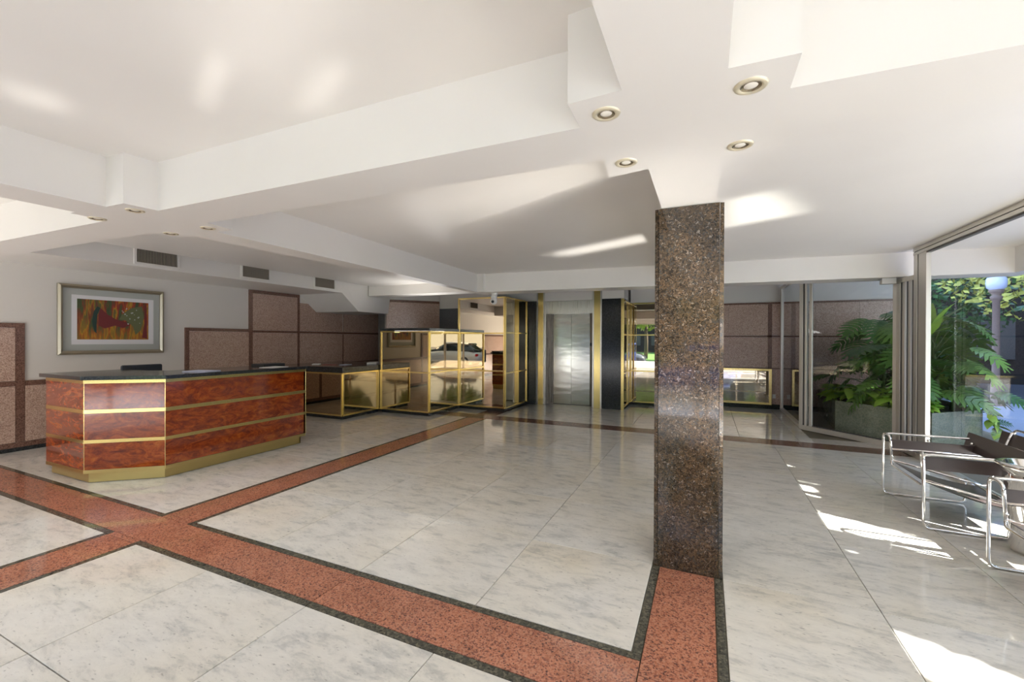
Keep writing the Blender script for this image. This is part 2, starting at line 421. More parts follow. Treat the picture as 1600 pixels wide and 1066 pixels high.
grid([XL, -7.62, -6.77, -5.92, -5.07, XA0], [Y3, 8.4, 9.25])
grid([XA1, -2.912, -2.035, -1.18, -0.32, 0.48, 1.28, 1.46], [Y3, 8.42, 9.29, 10.16, 10.95])
grid([1.46, 1.95, 2.44], [Y3, 7.9])
def borders(x0, x1, y0, y1, along, step=1.75):
    """dark border strips on both long sides and pink slabs between"""
    a0, a1 = (x0, x1) if along == 'x' else (y0, y1)
    n = max(1, round((a1-a0)/step)); es = [a0+(a1-a0)*k/n for k in range(n+1)]
    for k in range(n):
        if along == 'x':
            tile(es[k], es[k+1], y0, y0+BW, DARKB, 'border_strip'); tile(es[k], es[k+1], y1-BW, y1, DARKB, 'border_strip')
            tile(es[k], es[k+1], y0+BW, y1-BW, PINK, 'band_slab')
        else:
            tile(x0, x0+BW, es[k], es[k+1], DARKB, 'border_strip'); tile(x1-BW, x1, es[k], es[k+1], DARKB, 'border_strip')
            tile(x0+BW, x1-BW, es[k], es[k+1], PINK, 'band_slab')
borders(XL, XA0+BW, Y0, Y1, 'x')
borders(XA1-BW, XB0+BW, Y0, Y1, 'x')
borders(XA0, XA1, YF, Y0, 'y'); borders(XA0, XA1, Y1, Y2, 'y')
tile(XA0+BW, XA1-BW, Y0, Y0+BW, PINK, 'band_slab'); tile(XA0+BW, XA1-BW, Y1-BW, Y1, PINK, 'band_slab')
tile(XA0+BW, XA1-BW, Y0+BW, Y1-BW, PINK, 'band_slab')
# column band: border on the right runs through, on the left it stops at the junction
n = 3
tile(XB0+BW, XB1-BW, YF, 0.4, PINK, 'band_slab'); tile(XB0+BW, XB1-BW, 0.4, 1.98, PINK, 'band_slab'); tile(XB0+BW, XB1-BW, 1.98, 2.99, PINK, 'band_slab')
tile(XB1-BW, XB1, YF, 0.6, DARKB, 'border_strip'); tile(XB1-BW, XB1, 0.6, 2.99, DARKB, 'border_strip')
tile(XB0, XB0+BW, Y1, 2.99, DARKB, 'border_strip'); tile(XB0, XB0+BW, YF, Y0, DARKB, 'border_strip')
borders(XB0, XB1, 3.42, Y2, 'y')
# far band
def farband(x0, x1, n):
    for k in range(n):
        a = x0+(x1-x0)*k/n; b = x0+(x1-x0)*(k+1)/n
        tile(a, b, Y2, Y3, WALLD, 'band_slab')
farband(XL, 2.42, 9)
tile(XA0, XA1, Y3, 8.35, WALLD, 'band_slab')

# ---- ceiling: soffit with stepped coffers
c1 = [(-3.63, YF+0.3), (-3.63, 1.482), (-3.437, 1.490), (-3.41, 1.672), (-0.475, 1.722), (-0.471, 1.531), (-0.273, 1.52), (-0.271, YF+0.3)]
c2 = [(-3.428, 1.998), (-3.458, 2.207), (-3.653, 2.209), (-3.80, 5.88), (-3.845, 6.93), (-3.713, 6.918), (-3.70, 6.97), (-3.40, 6.995), (-0.275, 7.28), (-0.272, 2.278), (-0.478, 2.314), (-0.457, 2.075)]
c3 = [(0.055, 2.261), (0.256, 2.264), (0.269, 2.083), (3.55, 2.20), (3.55, 7.56), (0.08, 7.305)]
c4 = [(0.058, YF+0.3), (0.06, 1.538), (0.26, 1.545), (0.26, 1.746), (3.55, 1.86), (3.55, YF+0.3)]
c5 = [(-6.9, YF+0.3), (-6.9, 1.60), (-4.060, 1.66), (-4.048, 1.456), (-3.985, 1.458), (-3.985, YF+0.3)]
def back(x): return 7.021+(x+3.742)*0.0742
outer = [(-7.1, YF), (3.77, YF), (3.77, back(3.77)+0.42), (-3.97, back(-3.97)+0.42), (-3.95, 4.9), (-3.985, 3.04), (-3.99, 2.204), (-4.145, 2.19), (-4.165, 2.0), (-7.1, 1.94)]
bm = bmesh.new()
for poly in [outer, c1, c2, c3, c4, c5]:
    vs = [bm.verts.new((x, y, S)) for x, y in poly]
    for i in range(len(vs)): bm.edges.new((vs[i], vs[(i+1) % len(vs)]))
bmesh.ops.triangle_fill(bm, edges=bm.edges[:], use_beauty=True, use_dissolve=False)
def inside(p, poly):
    x, y = p; r_ = False
    for i in range(len(poly)):
        (x0, y0), (x1, y1) = poly[i], poly[(i+1) % len(poly)]
        if (y0 > y) != (y1 > y) and x < (x1-x0)*(y-y0)/(y1-y0)+x0: r_ = not r_
    return r_
bad = [f for f in bm.faces if any(inside(f.calc_center_median()[:2], p) for p in [c1, c2, c3, c4, c5]) or not inside(f.calc_center_median()[:2], outer)]
bmesh.ops.delete(bm, geom=bad, context='FACES_ONLY')
for f in bm.faces:
    if f.normal.z > 0: f.normal_flip()
me = bpy.data.meshes.new('ceiling'); bm.to_mesh(me); bm.free()
ceiling = struct(link('ceiling', me, PLASTER))
def coffer(poly, z, z0=S, name='coffer', lid=True):
    mb = MB(); n = len(poly)
    mb.add([(x, y, z0) for x, y in poly]+[(x, y, z) for x, y in poly], [(i, (i+1) % n, n+(i+1) % n, n+i) for i in range(n)])
    return mb.build(name, PLASTER, ceiling)
for p in (c1, c2, c3, c4, c5): coffer(p, C)
# slab above everything (coffer lids) and edge fascia
box('coffer_lid', PLASTER, (-6.95, 3.77, YF, 8.0, C, C+0.12), ceiling)
box('coffer_lid', PLASTER, (-7.1, -3.90, 1.9, 8.1, 2.842, 2.96), ceiling)
box('coffer_lid', PLASTER, (-7.1, 4.2, 7.3, 11.5, 2.86, 2.98), ceiling)
MB().add([(3.77, YF, S), (3.77, back(3.77)+0.42, S), (3.77, back(3.77)+0.42, C+.1), (3.77, YF, C+.1)], [(0, 1, 2, 3)]).build('fascia', PLASTER, ceiling)
MB().add([(-3.97, back(-3.97)+0.42, S), (3.77, back(3.77)+0.42, S), (3.77, back(3.77)+0.42, 2.9), (-3.97, back(-3.97)+0.42, 2.9)], [(0, 1, 2, 3)]).build('fascia', PLASTER, ceiling)
pl = [(-3.97, back(-3.97)+0.42), (-3.95, 4.9), (-3.985, 3.04), (-3.99, 2.204), (-4.145, 2.19), (-4.165, 2.0), (-7.1, 1.94)]
mb = MB(); k = len(pl)
mb.add([(x, y, S) for x, y in pl]+[(x, y, 2.85) for x, y in pl], [(i, i+1, k+i+1, k+i) for i in range(k-1)]); mb.build('fascia', PLASTER, ceiling)
box('beam', PLASTER, (-7.1, -3.9, 7.65, 8.05, 2.488, 2.86), ceiling)
# bulkhead over the left wall, with the sloping underside of the stair
XBK = -7.1
box('bulkhead', PLASTER, (XL, XBK, YF, 6.86, 2.485, 2.90), ceiling)
mb = MB()
ya, yb, yc = 6.86, 7.40, 8.45
mb.add([(XBK, ya, 2.485), (XBK-0.06, yb, 2.12), (XBK-0.06, yc, 2.12), (XBK, yc, 2.90), (XBK, ya, 2.90),
        (XL, 6.76, 2.485), (XL, 7.22, 2.12), (XL, yc, 2.12), (XL, yc, 2.90), (XL, 6.76, 2.90)],
       [(0, 1, 2, 3, 4), (5, 9, 8, 7, 6), (0, 5, 6, 1), (1, 6, 7, 2), (2, 7, 8, 3), (0, 4, 9, 5)])
mb.build('stair_underside', PLASTER, ceiling)

struct(box('roof', PLASTER, (XL-0.3, 4.2, 7.9, 11.6, 3.0, 3.1)))
struct(box('roof_front', PLASTER, (XL-0.3, -7.0, YF-0.1, 8.0, 3.0, 3.1)))
struct(box('lift_shaft', WALLP, (-6.6, -1.66, 9.78, 11.2, 0, 3.0)))
struct(box('wall_rear', WALLP, (XL-0.25, -6.5, 11.2, 11.4, 0, 3.0)))
# ---- left wall
wall_left = struct(box('wall_left', WALLP, (XL-0.25, XL, YF, 11.4, -0.1, 3.0)))
def slab(y0, y1, z0, z1, mat=WALLG, name='granite_slab', t_=0.02):
    g_ = 0.0015
    return box(name, mat, (XL, XL+t_, y0+g_, y1-g_, z0+g_, z1-g_), wall_left)
BD = 0.07
def bord(y0, y1, z0, z1): return slab(y0, y1, z0, z1, WALLD, 'granite_border', 0.022)
# zone 1: up to the picture
ys1 = [YF, -1.75, -0.8, 0.2, 1.22, 2.445]
for i in range(5):
    slab(ys1[i], ys1[i+1], 0.12, 0.86); slab(ys1[i], ys1[i+1], 0.93, 1.63)
bord(YF, 2.445, 1.63, 1.695); bord(YF, 2.445, 0.86, 0.93); bord(2.445, 2.533, 0.12, 1.695)
# zone 2: under the picture
for a, b in ((2.533, 3.49), (3.49, 4.46)): slab(a, b, 0.12, 0.86)
bord(2.533, 4.46, 0.86, 0.93); bord(YF, 8.45, 0.05, 0.12)
# zone 3
bord(4.46, 4.53, 0.12, 1.69); bord(4.53, 5.61, 1.63, 1.69); slab(4.53, 5.61, 0.93, 1.63); slab(4.53, 5.61, 0.12, 0.86); bord(4.53, 5.61, 0.86, 0.93)
bord(5.61, 5.69, 0.12, 2.48); bord(6.72, 6.78, 0.12, 2.48)
slab(5.69, 6.72, 0.12, 0.86); bord(5.69, 6.72, 0.86, 0.93); slab(5.69, 6.72, 0.93, 1.62); bord(5.69, 6.72, 1.62, 1.67); slab(5.69, 6.72, 1.67, 2.41); bord(5.69, 6.72, 2.41, 2.48)
for a, b in ((6.78, 8.02), (8.05, 9.3)):
    slab(a, b, 0.12, 0.90); slab(a, b, 0.93, 1.62); slab(a, b, 1.67, 2.30)
bord(6.78, 9.3, 1.62, 1.67); bord(6.78, 9.3, 0.90, 0.93); bord(8.02, 8.05, 0.12, 1.62)
struct(box('baseboard_left', BLACKG, (XL, XL+0.03, YF, 9.3, 0.0, 0.05)))

# ---- walls in the back left corner
wall_corner = struct(MB().wallbox((-7.2, 8.37), (-6.34, 9.40), 0.2, 0.0, 2.9).build('wall_corner', WALLP))
d = (Vector((-6.34, 9.4))-Vector((-7.2, 8.37)))
def cw(f0, f1, z0, z1, mat, name):
    p = Vector((-7.2, 8.37))+d*f0; q = Vector((-7.2, 8.37))+d*f1
    MB().wallbox(tuple(p), tuple(q), 0.02, z0, z1, -0.02).build(name, mat, wall_corner)
cw(0, 1, 1.67, 2.42, WALLG, 'granite_slab'); cw(0, 1, 2.42, 2.48, WALLD, 'granite_border'); cw(0, 1, 0.1, 1.62, WALLG, 'granite_slab'); cw(0, 1, 1.62, 1.67, WALLD, 'granite_border')
struct(box('wall_rear_left', WALLP, (-6.4, -4.88, 9.42, 9.6, 0.0, 2.9)))
for x0 in (-6.33, -5.62):
    box('stone_panel', GREYG, (x0, x0+0.70, 9.40, 9.42, 0.0, 2.29), bpy.data.objects['wall_rear_left'])

# ---- back wall with the lift shaft
wall_back = struct(MB().box(-1.62, 3.62, 10.95, 11.2, 0, 2.9).build('wall_back', WALLP))
box('header_panel', WALLP, (-4.88, -1.60, 9.34, 9.75, 2.385, 2.9), wall_back)
box('header_panel', WALLP, (-1.60, -0.38, 10.2, 10.95, 2.36, 2.9), wall_back)
def bs(x0, x1, z0, z1, mat=WALLG, name='granite_slab', t_=0.05):
    return box(name, mat, (x0+.0015, x1-.0015, 10.95-t_, 10.95, z0+.0015, z1-.0015), wall_back)
for a, b in ((-0.36, 0.46), (0.46, 1.235), (1.31, 2.1), (2.1, 2.85), (2.85, 3.6)):
    bs(a, b, 0.10, 0.88); bs(a, b, 0.90, 1.57); bs(a, b, 1.61, 2.30)
bs(-0.36, 3.6, 1.57, 1.61, WALLD, 'granite_border', 0.052); bs(-0.36, 3.6, 2.30, 2.34, WALLD, 'granite_border', 0.052)
bs(1.235, 1.31, 0.10, 2.30, WALLD, 'granite_border', 0.052); bs(-0.36, 3.6, 0.88, 0.90, WALLD, 'granite_border', 0.052)
struct(box('baseboard_back', BLACKG, (-0.36, 3.6, 10.88, 10.95, 0, 0.10)))
# black granite piers flanking the lift
def blackpier(x0, x1, y0, y1, z1, label):
    t_ = thing('granite_pier', label, 'pier', ((x0+x1)/2, y0, 0))
    zs = [0, z1*0.5, z1]
    box('stone_slab', BLACKG, (x0, x1, y0, y1, 0, z1*0.36-0.001), t_); box('stone_slab', BLACKG, (x0, x1, y0, y1, z1*0.36+0.001, z1), t_)
blackpier(-3.86, -3.575, 9.24, 9.75, 2.383, 'black polished granite pier left of the lift doors')
blackpier(-2.070, -1.665, 9.32, 9.75, 2.392, 'black polished granite pier right of the lift doors')

# ---- glazing to the right
def pane(parent, p, q, z0, z1):
    d_ = (Vector(q)-Vector(p)).normalized(); 
    mb = MB(); mb.add([(p[0], p[1], z0), (q[0], q[1], z0), (q[0], q[1], z1), (p[0], p[1], z1)], [(0, 1, 2, 3)])
    return mb.build('pane', GLASS, parent)
def post(parent, x, y, a, wd, dp, z0, z1, name='mullion', mat=None):
    """upright centred at x,y; long side wd along direction angle a"""
    d_ = Vector((math.cos(a), math.sin(a))); n_ = Vector((-d_.y, d_.x))
    c_ = Vector((x, y))
    pts = [tuple(c_+d_*sx*wd/2+n_*sy_*dp/2) for sx, sy_ in ((-1, -1), (1, -1), (1, 1), (-1, 1))]
    return MB().prism(pts, z0, z1).build(name, mat or ALU, parent, bevel=0.004)
def rail(parent, p, q, dp, z0, z1, name='rail', mat=None):
    return MB().wallbox(p, q, dp, z0, z1, -dp/2).build(name, mat or ALU, parent)
HD = 2.62
def win(name): 
    o = bpy.data.objects.new(name, None); COL.objects.link(o); o['kind'] = 'structure'; return o
w1 = win('window_1')
P1, P2, P3, P4 = (1.49, 10.93), (1.49, 8.65), (2.43, 7.68), (2.49, 7.25)
pane(w1, (1.49, 10.9), (1.49, 8.7), 0.05, HD)
post(w1, 1.49, 10.86, PI/2, 0.13, 0.05, 0, HD+0.05)
rail(w1, (1.49, 10.9), (1.49, 8.65), 0.06, 0.0, 0.055); rail(w1, (1.49, 10.9), (1.49, 8.65), 0.06, HD-0.01, HD+0.04)
w2 = win('window_2')
a23 = math.atan2(P3[1]-P2[1], P3[0]-P2[0])
pane(w2, P2, P3, 0.06, 2.8)
post(w2, 1.485, 8.66, a23, 0.06, 0.07, 0, 2.86); post(w2, 1.535, 8.605, a23, 0.035, 0.05, 0, 2.86, 'mullion'); 
post(w2, 1.5115, 8.63, a23, 0.012, 0.055, 0, 2.86, 'gasket', ALUD)
post(w2, 1.59, 8.55, a23, 0.05, 0.03, 0.05, 2.8, 'mullion')
post(w2, 2.42, 7.69, a23, 0.05, 0.06, 0, 2.86)
rail(w2, P2, P3, 0.08, 0.0, 0.075, 'sill'); rail(w2, P2, P3, 0.012, 0.076, 0.09, 'gasket', ALUD); rail(w2, P2, P3, 0.06, 2.78, 2.86)
w3 = win('door_1')
a34 = math.atan2(P4[1]-P3[1], P4[0]-P3[0])
pane(w3, P3, P4, 0.1, 2.36)
for f, wd, dp, mt in ((0.16, 0.085, 0.05, ALU), (0.30, 0.02, 0.035, ALUD), (0.44, 0.06, 0.045, ALU), (0.60, 0.02, 0.035, ALUD), (0.74, 0.05, 0.045, ALU), (0.88, 0.03, 0.03, ALUD)):
    post(w3, P3[0]+(P4[0]-P3[0])*f, P3[1]+(P4[1]-P3[1])*f, a34, wd, dp, 0, 2.30, 'stile', mt)
rail(w3, P3, P4, 0.07, 2.30, 2.36, 'rail'); rail(w3, P3, P4, 0.07, 0.0, 0.06, 'sill')
w4 = win('window_3')
pane(w4, (XG, 7.2), (XG, YF), 0.06, 2.62)
post(w4, XG, 7.21, PI/2, 0.10, 0.06, 0, 2.62); post(w4, XG, 7.145, PI/2, 0.02, 0.05, 0, 2.62, 'gasket', ALUD); post(w4, XG, 7.03, PI/2, 0.21, 0.05, 0, 2.62)
for y in (4.35, 1.60, -0.9, YF+0.05): post(w4, XG, y, PI/2, 0.07, 0.06, 0, 2.62)
rail(w4, (XG, 7.25), (XG, YF), 0.075, 2.655, 2.70); rail(w4, (XG, 7.25), (XG, YF), 0.05, 2.645, 2.655, 'gasket', ALUD); rail(w4, (XG, 7.25), (XG, YF), 0.075, 2.61, 2.645); rail(w4, (XG, 7.25), (XG, YF), 0.045, 2.59, 2.61, 'gasket', ALUD)
rail(w4, (XG, 7.25), (XG, YF), 0.08, 0.0, 0.06, 'sill')
# street front behind the camera
w5 = win('window_4')
pane(w5, (XL, YF), (XG, YF), 0.06, S)
for x in (-8.2, -6.4, -4.6, -3.72, -3.58, -1.9, -0.15, 0.0, 1.4, XG): post(w5, x, YF, 0, 0.07, 0.07, 0, S)
rail(w5, (XL, YF), (XG, YF), 0.08, S-0.06, S); rail(w5, (XL, YF), (XG, YF), 0.08, 0, 0.07, 'sill')
struct(box('wall_front', WALLP, (XL, -7.1, YF-0.1, YF+0.02, S, 3.0)))

# ================================================================ THINGS
# ---- granite pillar
col = thing('pillar', 'square brown speckled granite pillar standing in the middle of the lobby', 'pillar', (-0.11, 3.2, 0))
cx0, cx1, cyy0, cyy1 = -0.314, 0.100, 2.992, 3.42
pts = [(cx0, cyy0+0.02), (cx0+0.02, cyy0), (cx1-0.02, cyy0), (cx1, cyy0+0.02), (cx1, cyy1), (cx0, cyy1)]
MB().prism([(cx0+0.026, cyy0), (cx1-0.026, cyy0), (cx1-0.026, cyy1), (cx0+0.026, cyy1)], 0, S-0.004).build('front_slab', COLUMN, col)
MB().prism([(cx0, cyy0+0.012), (cx0+0.023, cyy0+0.004), (cx0+0.023, cyy1), (cx0, cyy1)], 0, S-0.004).build('corner_strip', COLUMN, col)
MB().prism([(cx1-0.023, cyy0+0.004), (cx1, cyy0+0.012), (cx1, cyy1), (cx1-0.023, cyy1)], 0, S-0.004).build('corner_strip', COLUMN, col)
MB().box(cx0+0.02, cx1-0.02, cyy0+0.01, cyy0+0.02, S-0.02, S).build('mortar_joint', PLASTER, col)

# ---- recessed downlights
def downlight(x, y, label, power=6):
    d = bpy.data.lights.new('lamp', 'SPOT'); d.energy = power; d.spot_size = 2.7; d.spot_blend = 1.0; d.shadow_soft_size = 0.03; d.color = (1.0, 0.96, 0.90)  # spot added at each unlit fixture to brighten floor and desk
    lo = bpy.data.objects.new('lamp', d); COL.objects.link(lo); lo.location = (x, y, S-0.02)
    t_ = thing('downlight', label, 'ceiling light', (x, y, S), 'recessed downlights')
    MB().lathe((x, y, S), [(0.033, -0.003), (0.037, -0.006), (0.046, -0.007), (0.052, -0.004), (0.054, 0.0)], 32).build('trim_ring', LAMPR, t_)
    MB().lathe((x, y, S), [(0.033, -0.004), (0.030, -0.0020), (0.024, -0.001), (0.022, -0.0008)], 32).build('reflector', LAMPI, t_)
    MB().lathe((x, y, S), [(0.022, -0.0008), (0.019, -0.0025), (0.010, -0.004), (0.0005, -0.0045)], 24).build('bulb', BULB, t_)
downlight(-0.355, 1.655, 'unlit round downlight left of the pillar, the near one beside the ceiling notch')
downlight(0.135, 1.673, 'unlit round downlight, largest and highest in view, right of the pillar')
downlight(0.134, 2.163, 'unlit round downlight just above the right edge of the pillar')
downlight(-0.362, 2.150, 'unlit round downlight just above the left edge of the pillar')
downlight(-3.553, 1.606, 'round downlight under the stepped white corner at the left', 13)
downlight(-4.046, 1.602, 'leftmost round downlight above the framed picture', 13)
downlight(-4.058, 2.080, 'round downlight directly above the largest air vent', 13)
downlight(-3.586, 2.095, 'round downlight by the small ceiling notch, right one of the left four', 13)

# ---- air vents
def vent(y0, y1, label, shade):
    t_ = thing('air_vent', label, 'air vent', (XBK, (y0+y1)/2, 2.52), 'air vents along the bulkhead')
    x0, x1 = XBK, XBK+0.02; z0, z1 = 2.512, 2.828; b_ = 0.032
    mb = MB()
    mb.box(x0, x1, y0, y1, z1-b_, z1).box(x0, x1, y0, y1, z0, z0+b_).box(x0, x1, y0, y0+b_, z0+b_, z1-b_).box(x0, x1, y1-b_, y1, z0+b_, z1-b_)
    mb.build('frame', PLASTER, t_, bevel=0.003)
    box('backing', DARK, (x0+0.001, x0+0.003, y0+b_, y1-b_, z0+b_, z1-b_), t_)
    mb = MB(); n = 26
    for k in range(n):
        y = y0+b_+(y1-y0-2*b_)*(k+0.5)/n
        mb.add([(x0+0.003, y-0.006, z0+b_), (x0+0.016, y-0.001, z0+b_), (x0+0.016, y-0.001, z1-b_), (x0+0.003, y-0.006, z1-b_),
                (x0+0.003, y-0.004, z0+b_), (x0+0.016, y+0.001, z0+b_), (x0+0.016, y+0.001, z1-b_), (x0+0.003, y-0.004, z1-b_)],
               [(0, 1, 2, 3), (7, 6, 5, 4), (1, 5, 6, 2)])
    mb.build('louvre', SLATM, t_, kind='stuff')
vent(3.19, 3.75, 'largest and leftmost of the three air vents, above the picture', 0)
vent(4.66, 5.20, 'middle one of the three air vents in the white bulkhead', 0)
vent(6.12, 6.67, 'smallest air vent, farthest along the bulkhead by the stair slope', 0)

# ---- framed picture
pic = thing('framed_picture', 'abstract red, green and yellow print in a pewter gold frame on the left wall', 'picture', (XL+0.02, 3.49, 1.26))
py0, py1, pz0, pz1 = 2.845, 4.135, 1.258, 2.272
fw_ = 0.055
def mitre(name, a, b, c_, d_):
    """frame bar with a raised profile; a,b outer edge ends, c_,d_ inner edge ends (y,z)"""
    x0 = XL+0.004; mid = [((p[0]+q[0])/2, (p[1]+q[1])/2) for p, q in ((a, d_), (b, c_))]
    mb = MB()
    vs = []
    for (yy, zz), xx in ((a, x0), (a, x0+0.03), (mid[0], x0+0.048), (d_, x0+0.026), (d_, x0)): vs.append((xx, yy, zz))
    for (yy, zz), xx in ((b, x0), (b, x0+0.03), (mid[1], x0+0.048), (c_, x0+0.026), (c_, x0)): vs.append((xx, yy, zz))
    mb.add(vs, [(i, (i+1) % 5, 5+(i+1) % 5, 5+i) for i in range(5)]+[(4, 3, 2, 1, 0), (5, 6, 7, 8, 9)])
    mb.build(name, PICF, pic)
O = [(py0, pz0), (py1, pz0), (py1, pz1), (py0, pz1)]
I = [(py0+fw_, pz0+fw_), (py1-fw_, pz0+fw_), (py1-fw_, pz1-fw_), (py0+fw_, pz1-fw_)]
for k in range(4): mitre('frame_bar', O[k], O[(k+1) % 4], I[(k+1) % 4], I[k])
box('mat_board', MATB, (XL+0.004, XL+0.012, py0+0.03, py1-0.03, pz0+0.03, pz1-0.03), pic)
box('paper_sheet', PAPER, (XL+0.012, XL+0.014, 2.995, 3.995, 1.405, 2.125), pic)
ART = M('abstract_print', rough=0.6); g = G(ART)
co = g.n('ShaderNodeTexCoord'); sx_ = g.n('ShaderNodeSeparateXYZ'); g.l(co.outputs['Generated'], sx_.inputs[0])
def wob(scale, amp, vec):
    n_ = g.n('ShaderNodeTexNoise', Scale=scale, Detail=3.0); g.l(vec, n_.inputs[0]); return n_.outputs[0]
mpz = g.n('ShaderNodeMapping'); mpz.inputs['Scale'].default_value = (0, 13, 1.6); g.l(co.outputs['Generated'], mpz.inputs[0])
st = wob(1.0, 1, mpz.outputs[0])
def math2(op, a, b):
    m_ = g.n('ShaderNodeMath', _operation=op)
    for i, v_ in ((0, a), (1, b)):
        if isinstance(v_, (int, float)): m_.inputs[i].default_value = v_
        else: g.l(v_, m_.inputs[i])
    return m_.outputs[0]
Yc, Zc = sx_.outputs['Y'], sx_.outputs['Z']
streak = g.ramp(st, [(0.28, (0.02, 0.05, 0.03)), (0.40, (0.07, 0.09, 0.03)), (0.47, (0.22, 0.03, 0.02)), (0.52, (0.36, 0.07, 0.02)), (0.57, (0.50, 0.24, 0.02)), (0.62, (0.13, 0.13, 0.03)), (0.74, (0.18, 0.02, 0.03))])
green = g.mix(math2('MULTIPLY', math2('LESS_THAN', Yc, 0.36), 0.7), streak, (0.085, 0.10, 0.03))
low = g.ramp(math2('ADD', Zc, math2('MULTIPLY', st, 0.5)), [(0.25, (1, 1, 1)), (0.55, (0, 0, 0))])
c_ = g.mix(g.ramp(math2('SUBTRACT', st, Zc), [(0.05, (0, 0, 0)), (0.4, (1, 1, 1))]), green, (0.50, 0.25, 0.02))
c_ = g.mix(0.6, c_, streak)
ds = g.n('ShaderNodeVectorMath', _operation='DISTANCE'); g.l(co.outputs['Generated'], ds.inputs[0]); ds.inputs[1].default_value = (0.5, 0.56, 0.85)
c_ = g.mix(g.ramp(ds.outputs['Value'], [(0.10, (1, 1, 1)), (0.34, (0, 0, 0))]), c_, (0.62, 0.58, 0.48))
art = MB().box(XL+0.014, XL+0.0155, 3.055, 3.925, 1.478, 2.07).build('print', ART, pic)
g.col(c_)
def blot(pts, mat, lift):
    mb = MB(); mb.add([(XL+0.0155+lift, 3.055+a*0.87, 1.478+b*0.592) for a, b in pts], [tuple(range(len(pts)))]); mb.build('print_shape', mat, pic)
blot([(0.22, 0.20), (0.19, 0.45), (0.21, 0.70), (0.26, 0.84), (0.30, 0.80), (0.26, 0.62), (0.25, 0.40), (0.25, 0.15)], M('art_dark_green', (0.02, 0.05, 0.04), 0.6), 0.0005)
blot([(0.30, 0.80), (0.27, 0.62), (0.28, 0.35), (0.36, 0.28), (0.50, 0.36), (0.62, 0.30), (0.72, 0.38), (0.66, 0.46), (0.52, 0.52), (0.40, 0.64)], M('art_red', (0.17, 0.025, 0.025), 0.6), 0.0004)
blot([(0.56, 0.52), (0.60, 0.66), (0.74, 0.84), (0.90, 0.90), (0.93, 0.60), (0.88, 0.25), (0.80, 0.12), (0.76, 0.36), (0.66, 0.50)], M('art_olive', (0.13, 0.14, 0.06), 0.6), 0.0006)
random.seed(3)
for k in range(16):
    a, b = random.uniform(0.60, 0.90), random.uniform(0.40, 0.82); r_ = random.uniform(0.005, 0.012)
    blot([(a+r_*math.cos(q)*1.2, b+r_*1.8*math.sin(q)) for q in [PI*j/3 for j in range(6)]], MATB, 0.0009)
blot([(0.90, 0.05), (0.94, 0.50), (0.93, 0.92), (0.97, 0.95), (0.98, 0.02)], bpy.data.materials['art_red'], 0.0003)

# ---- reception desk
desk = thing('reception_desk', 'long angled reception desk in glossy red burl wood with brass bands and dark stone top', 'desk', (-5.9, 3.2, 0))
body = [(-6.63, 2.19), (-5.80, 2.19), (-5.255, 2.64), (-5.255, 4.40), (-5.92, 4.40)]
inner = [(-5.92, 4.39), (-5.95, 3.02), (-6.15, 2.86), (-6.63, 2.86)]
def inset(pts, dd):
    out = []
    for i, p in enumerate(pts):
        p = Vector(p); a = (p-Vector(pts[i-1])).normalized() if i > 0 else None; b = (Vector(pts[i+1])-p).normalized() if i < len(pts)-1 else None
        if a is None: a = b
        if b is None: b = a
        na, nb = Vector((-a.y, a.x)), Vector((-b.y, b.x)); m_ = (na+nb).normalized()
        out.append(tuple(p+m_*dd/max(0.3, m_.dot(na))))
    return out
kick = inset(body, 0.045); core = inset(body, 0.022)
for p_, q_ in zip(kick[:-1], kick[1:]):
    MB().wallbox(p_, q_, 0.02, 0.004, 0.15).build('kick_plate', BRASSL, desk)
lev = [(0.105, 0.141), (0.414, 0.451), (0.722, 0.763), (1.030, 1.068)]
pan = [(0.141, 0.414), (0.451, 0.722), (0.763, 1.030)]
for p_, q_ in zip(body[:-1], body[1:]):
    for z0, z1 in lev: MB().wallbox(p_, q_, 0.03, z0, z1, -0.004).build('brass_strip', BRASSL if z0 < 0.2 else BRASS, desk, bevel=0.002)
    for z0, z1 in pan: MB().wallbox(p_, q_, 0.03, z0+.001, z1-.001).build('wood_panel', WOOD, desk)
for p_ in body[1:4]:
    MB().lathe((p_[0], p_[1]+0.002, 0), [(0.0035, 0.14), (0.0035, 1.03)], 10).build('corner_bead', BRASS, desk)
MB().prism(inset(body, 0.03)+inner, 0.16, 1.05).build('carcass', BLACKP, desk)
top = [(-6.70, 2.155), (-5.785, 2.155), (-5.20, 2.62), (-5.20, 4.43), (-5.97, 4.43), (-5.97, 3.05), (-6.18, 2.92), (-6.70, 2.92)]
MB().prism(top, 1.068, 1.108).build('stone_top', BLACKG, desk, bevel=0.004)
def sheet(name, cx, cy_, z, wx, wy, rot, mat, label, cat, th=0.004, group=None):
    c_, s_ = math.cos(rot), math.sin(rot)
    pts = [(cx+c_*a-s_*b, cy_+s_*a+c_*b) for a, b in ((-wx/2, -wy/2), (wx/2, -wy/2), (wx/2, wy/2), (-wx/2, wy/2))]
    return tag(MB().prism(pts, z, z+th).build(name, mat), label, cat, group)
sheet('paper_stack', -5.42, 3.10, 1.1083, 0.30, 0.22, 0.3, PAPERB, 'sheaf of white papers on the reception desk in front of the wood panels', 'papers', 0.012)
sheet('paper_stack', -5.38, 4.00, 1.1083, 0.22, 0.28, 0.2, PAPER, 'white papers near the far end of the reception desk', 'papers', 0.006)
sheet('document_tray', -5.80, 4.22, 1.1083, 0.26, 0.34, 0.0, BLACKP, 'flat black tray behind the papers at the far end of the desk', 'tray', 0.03)
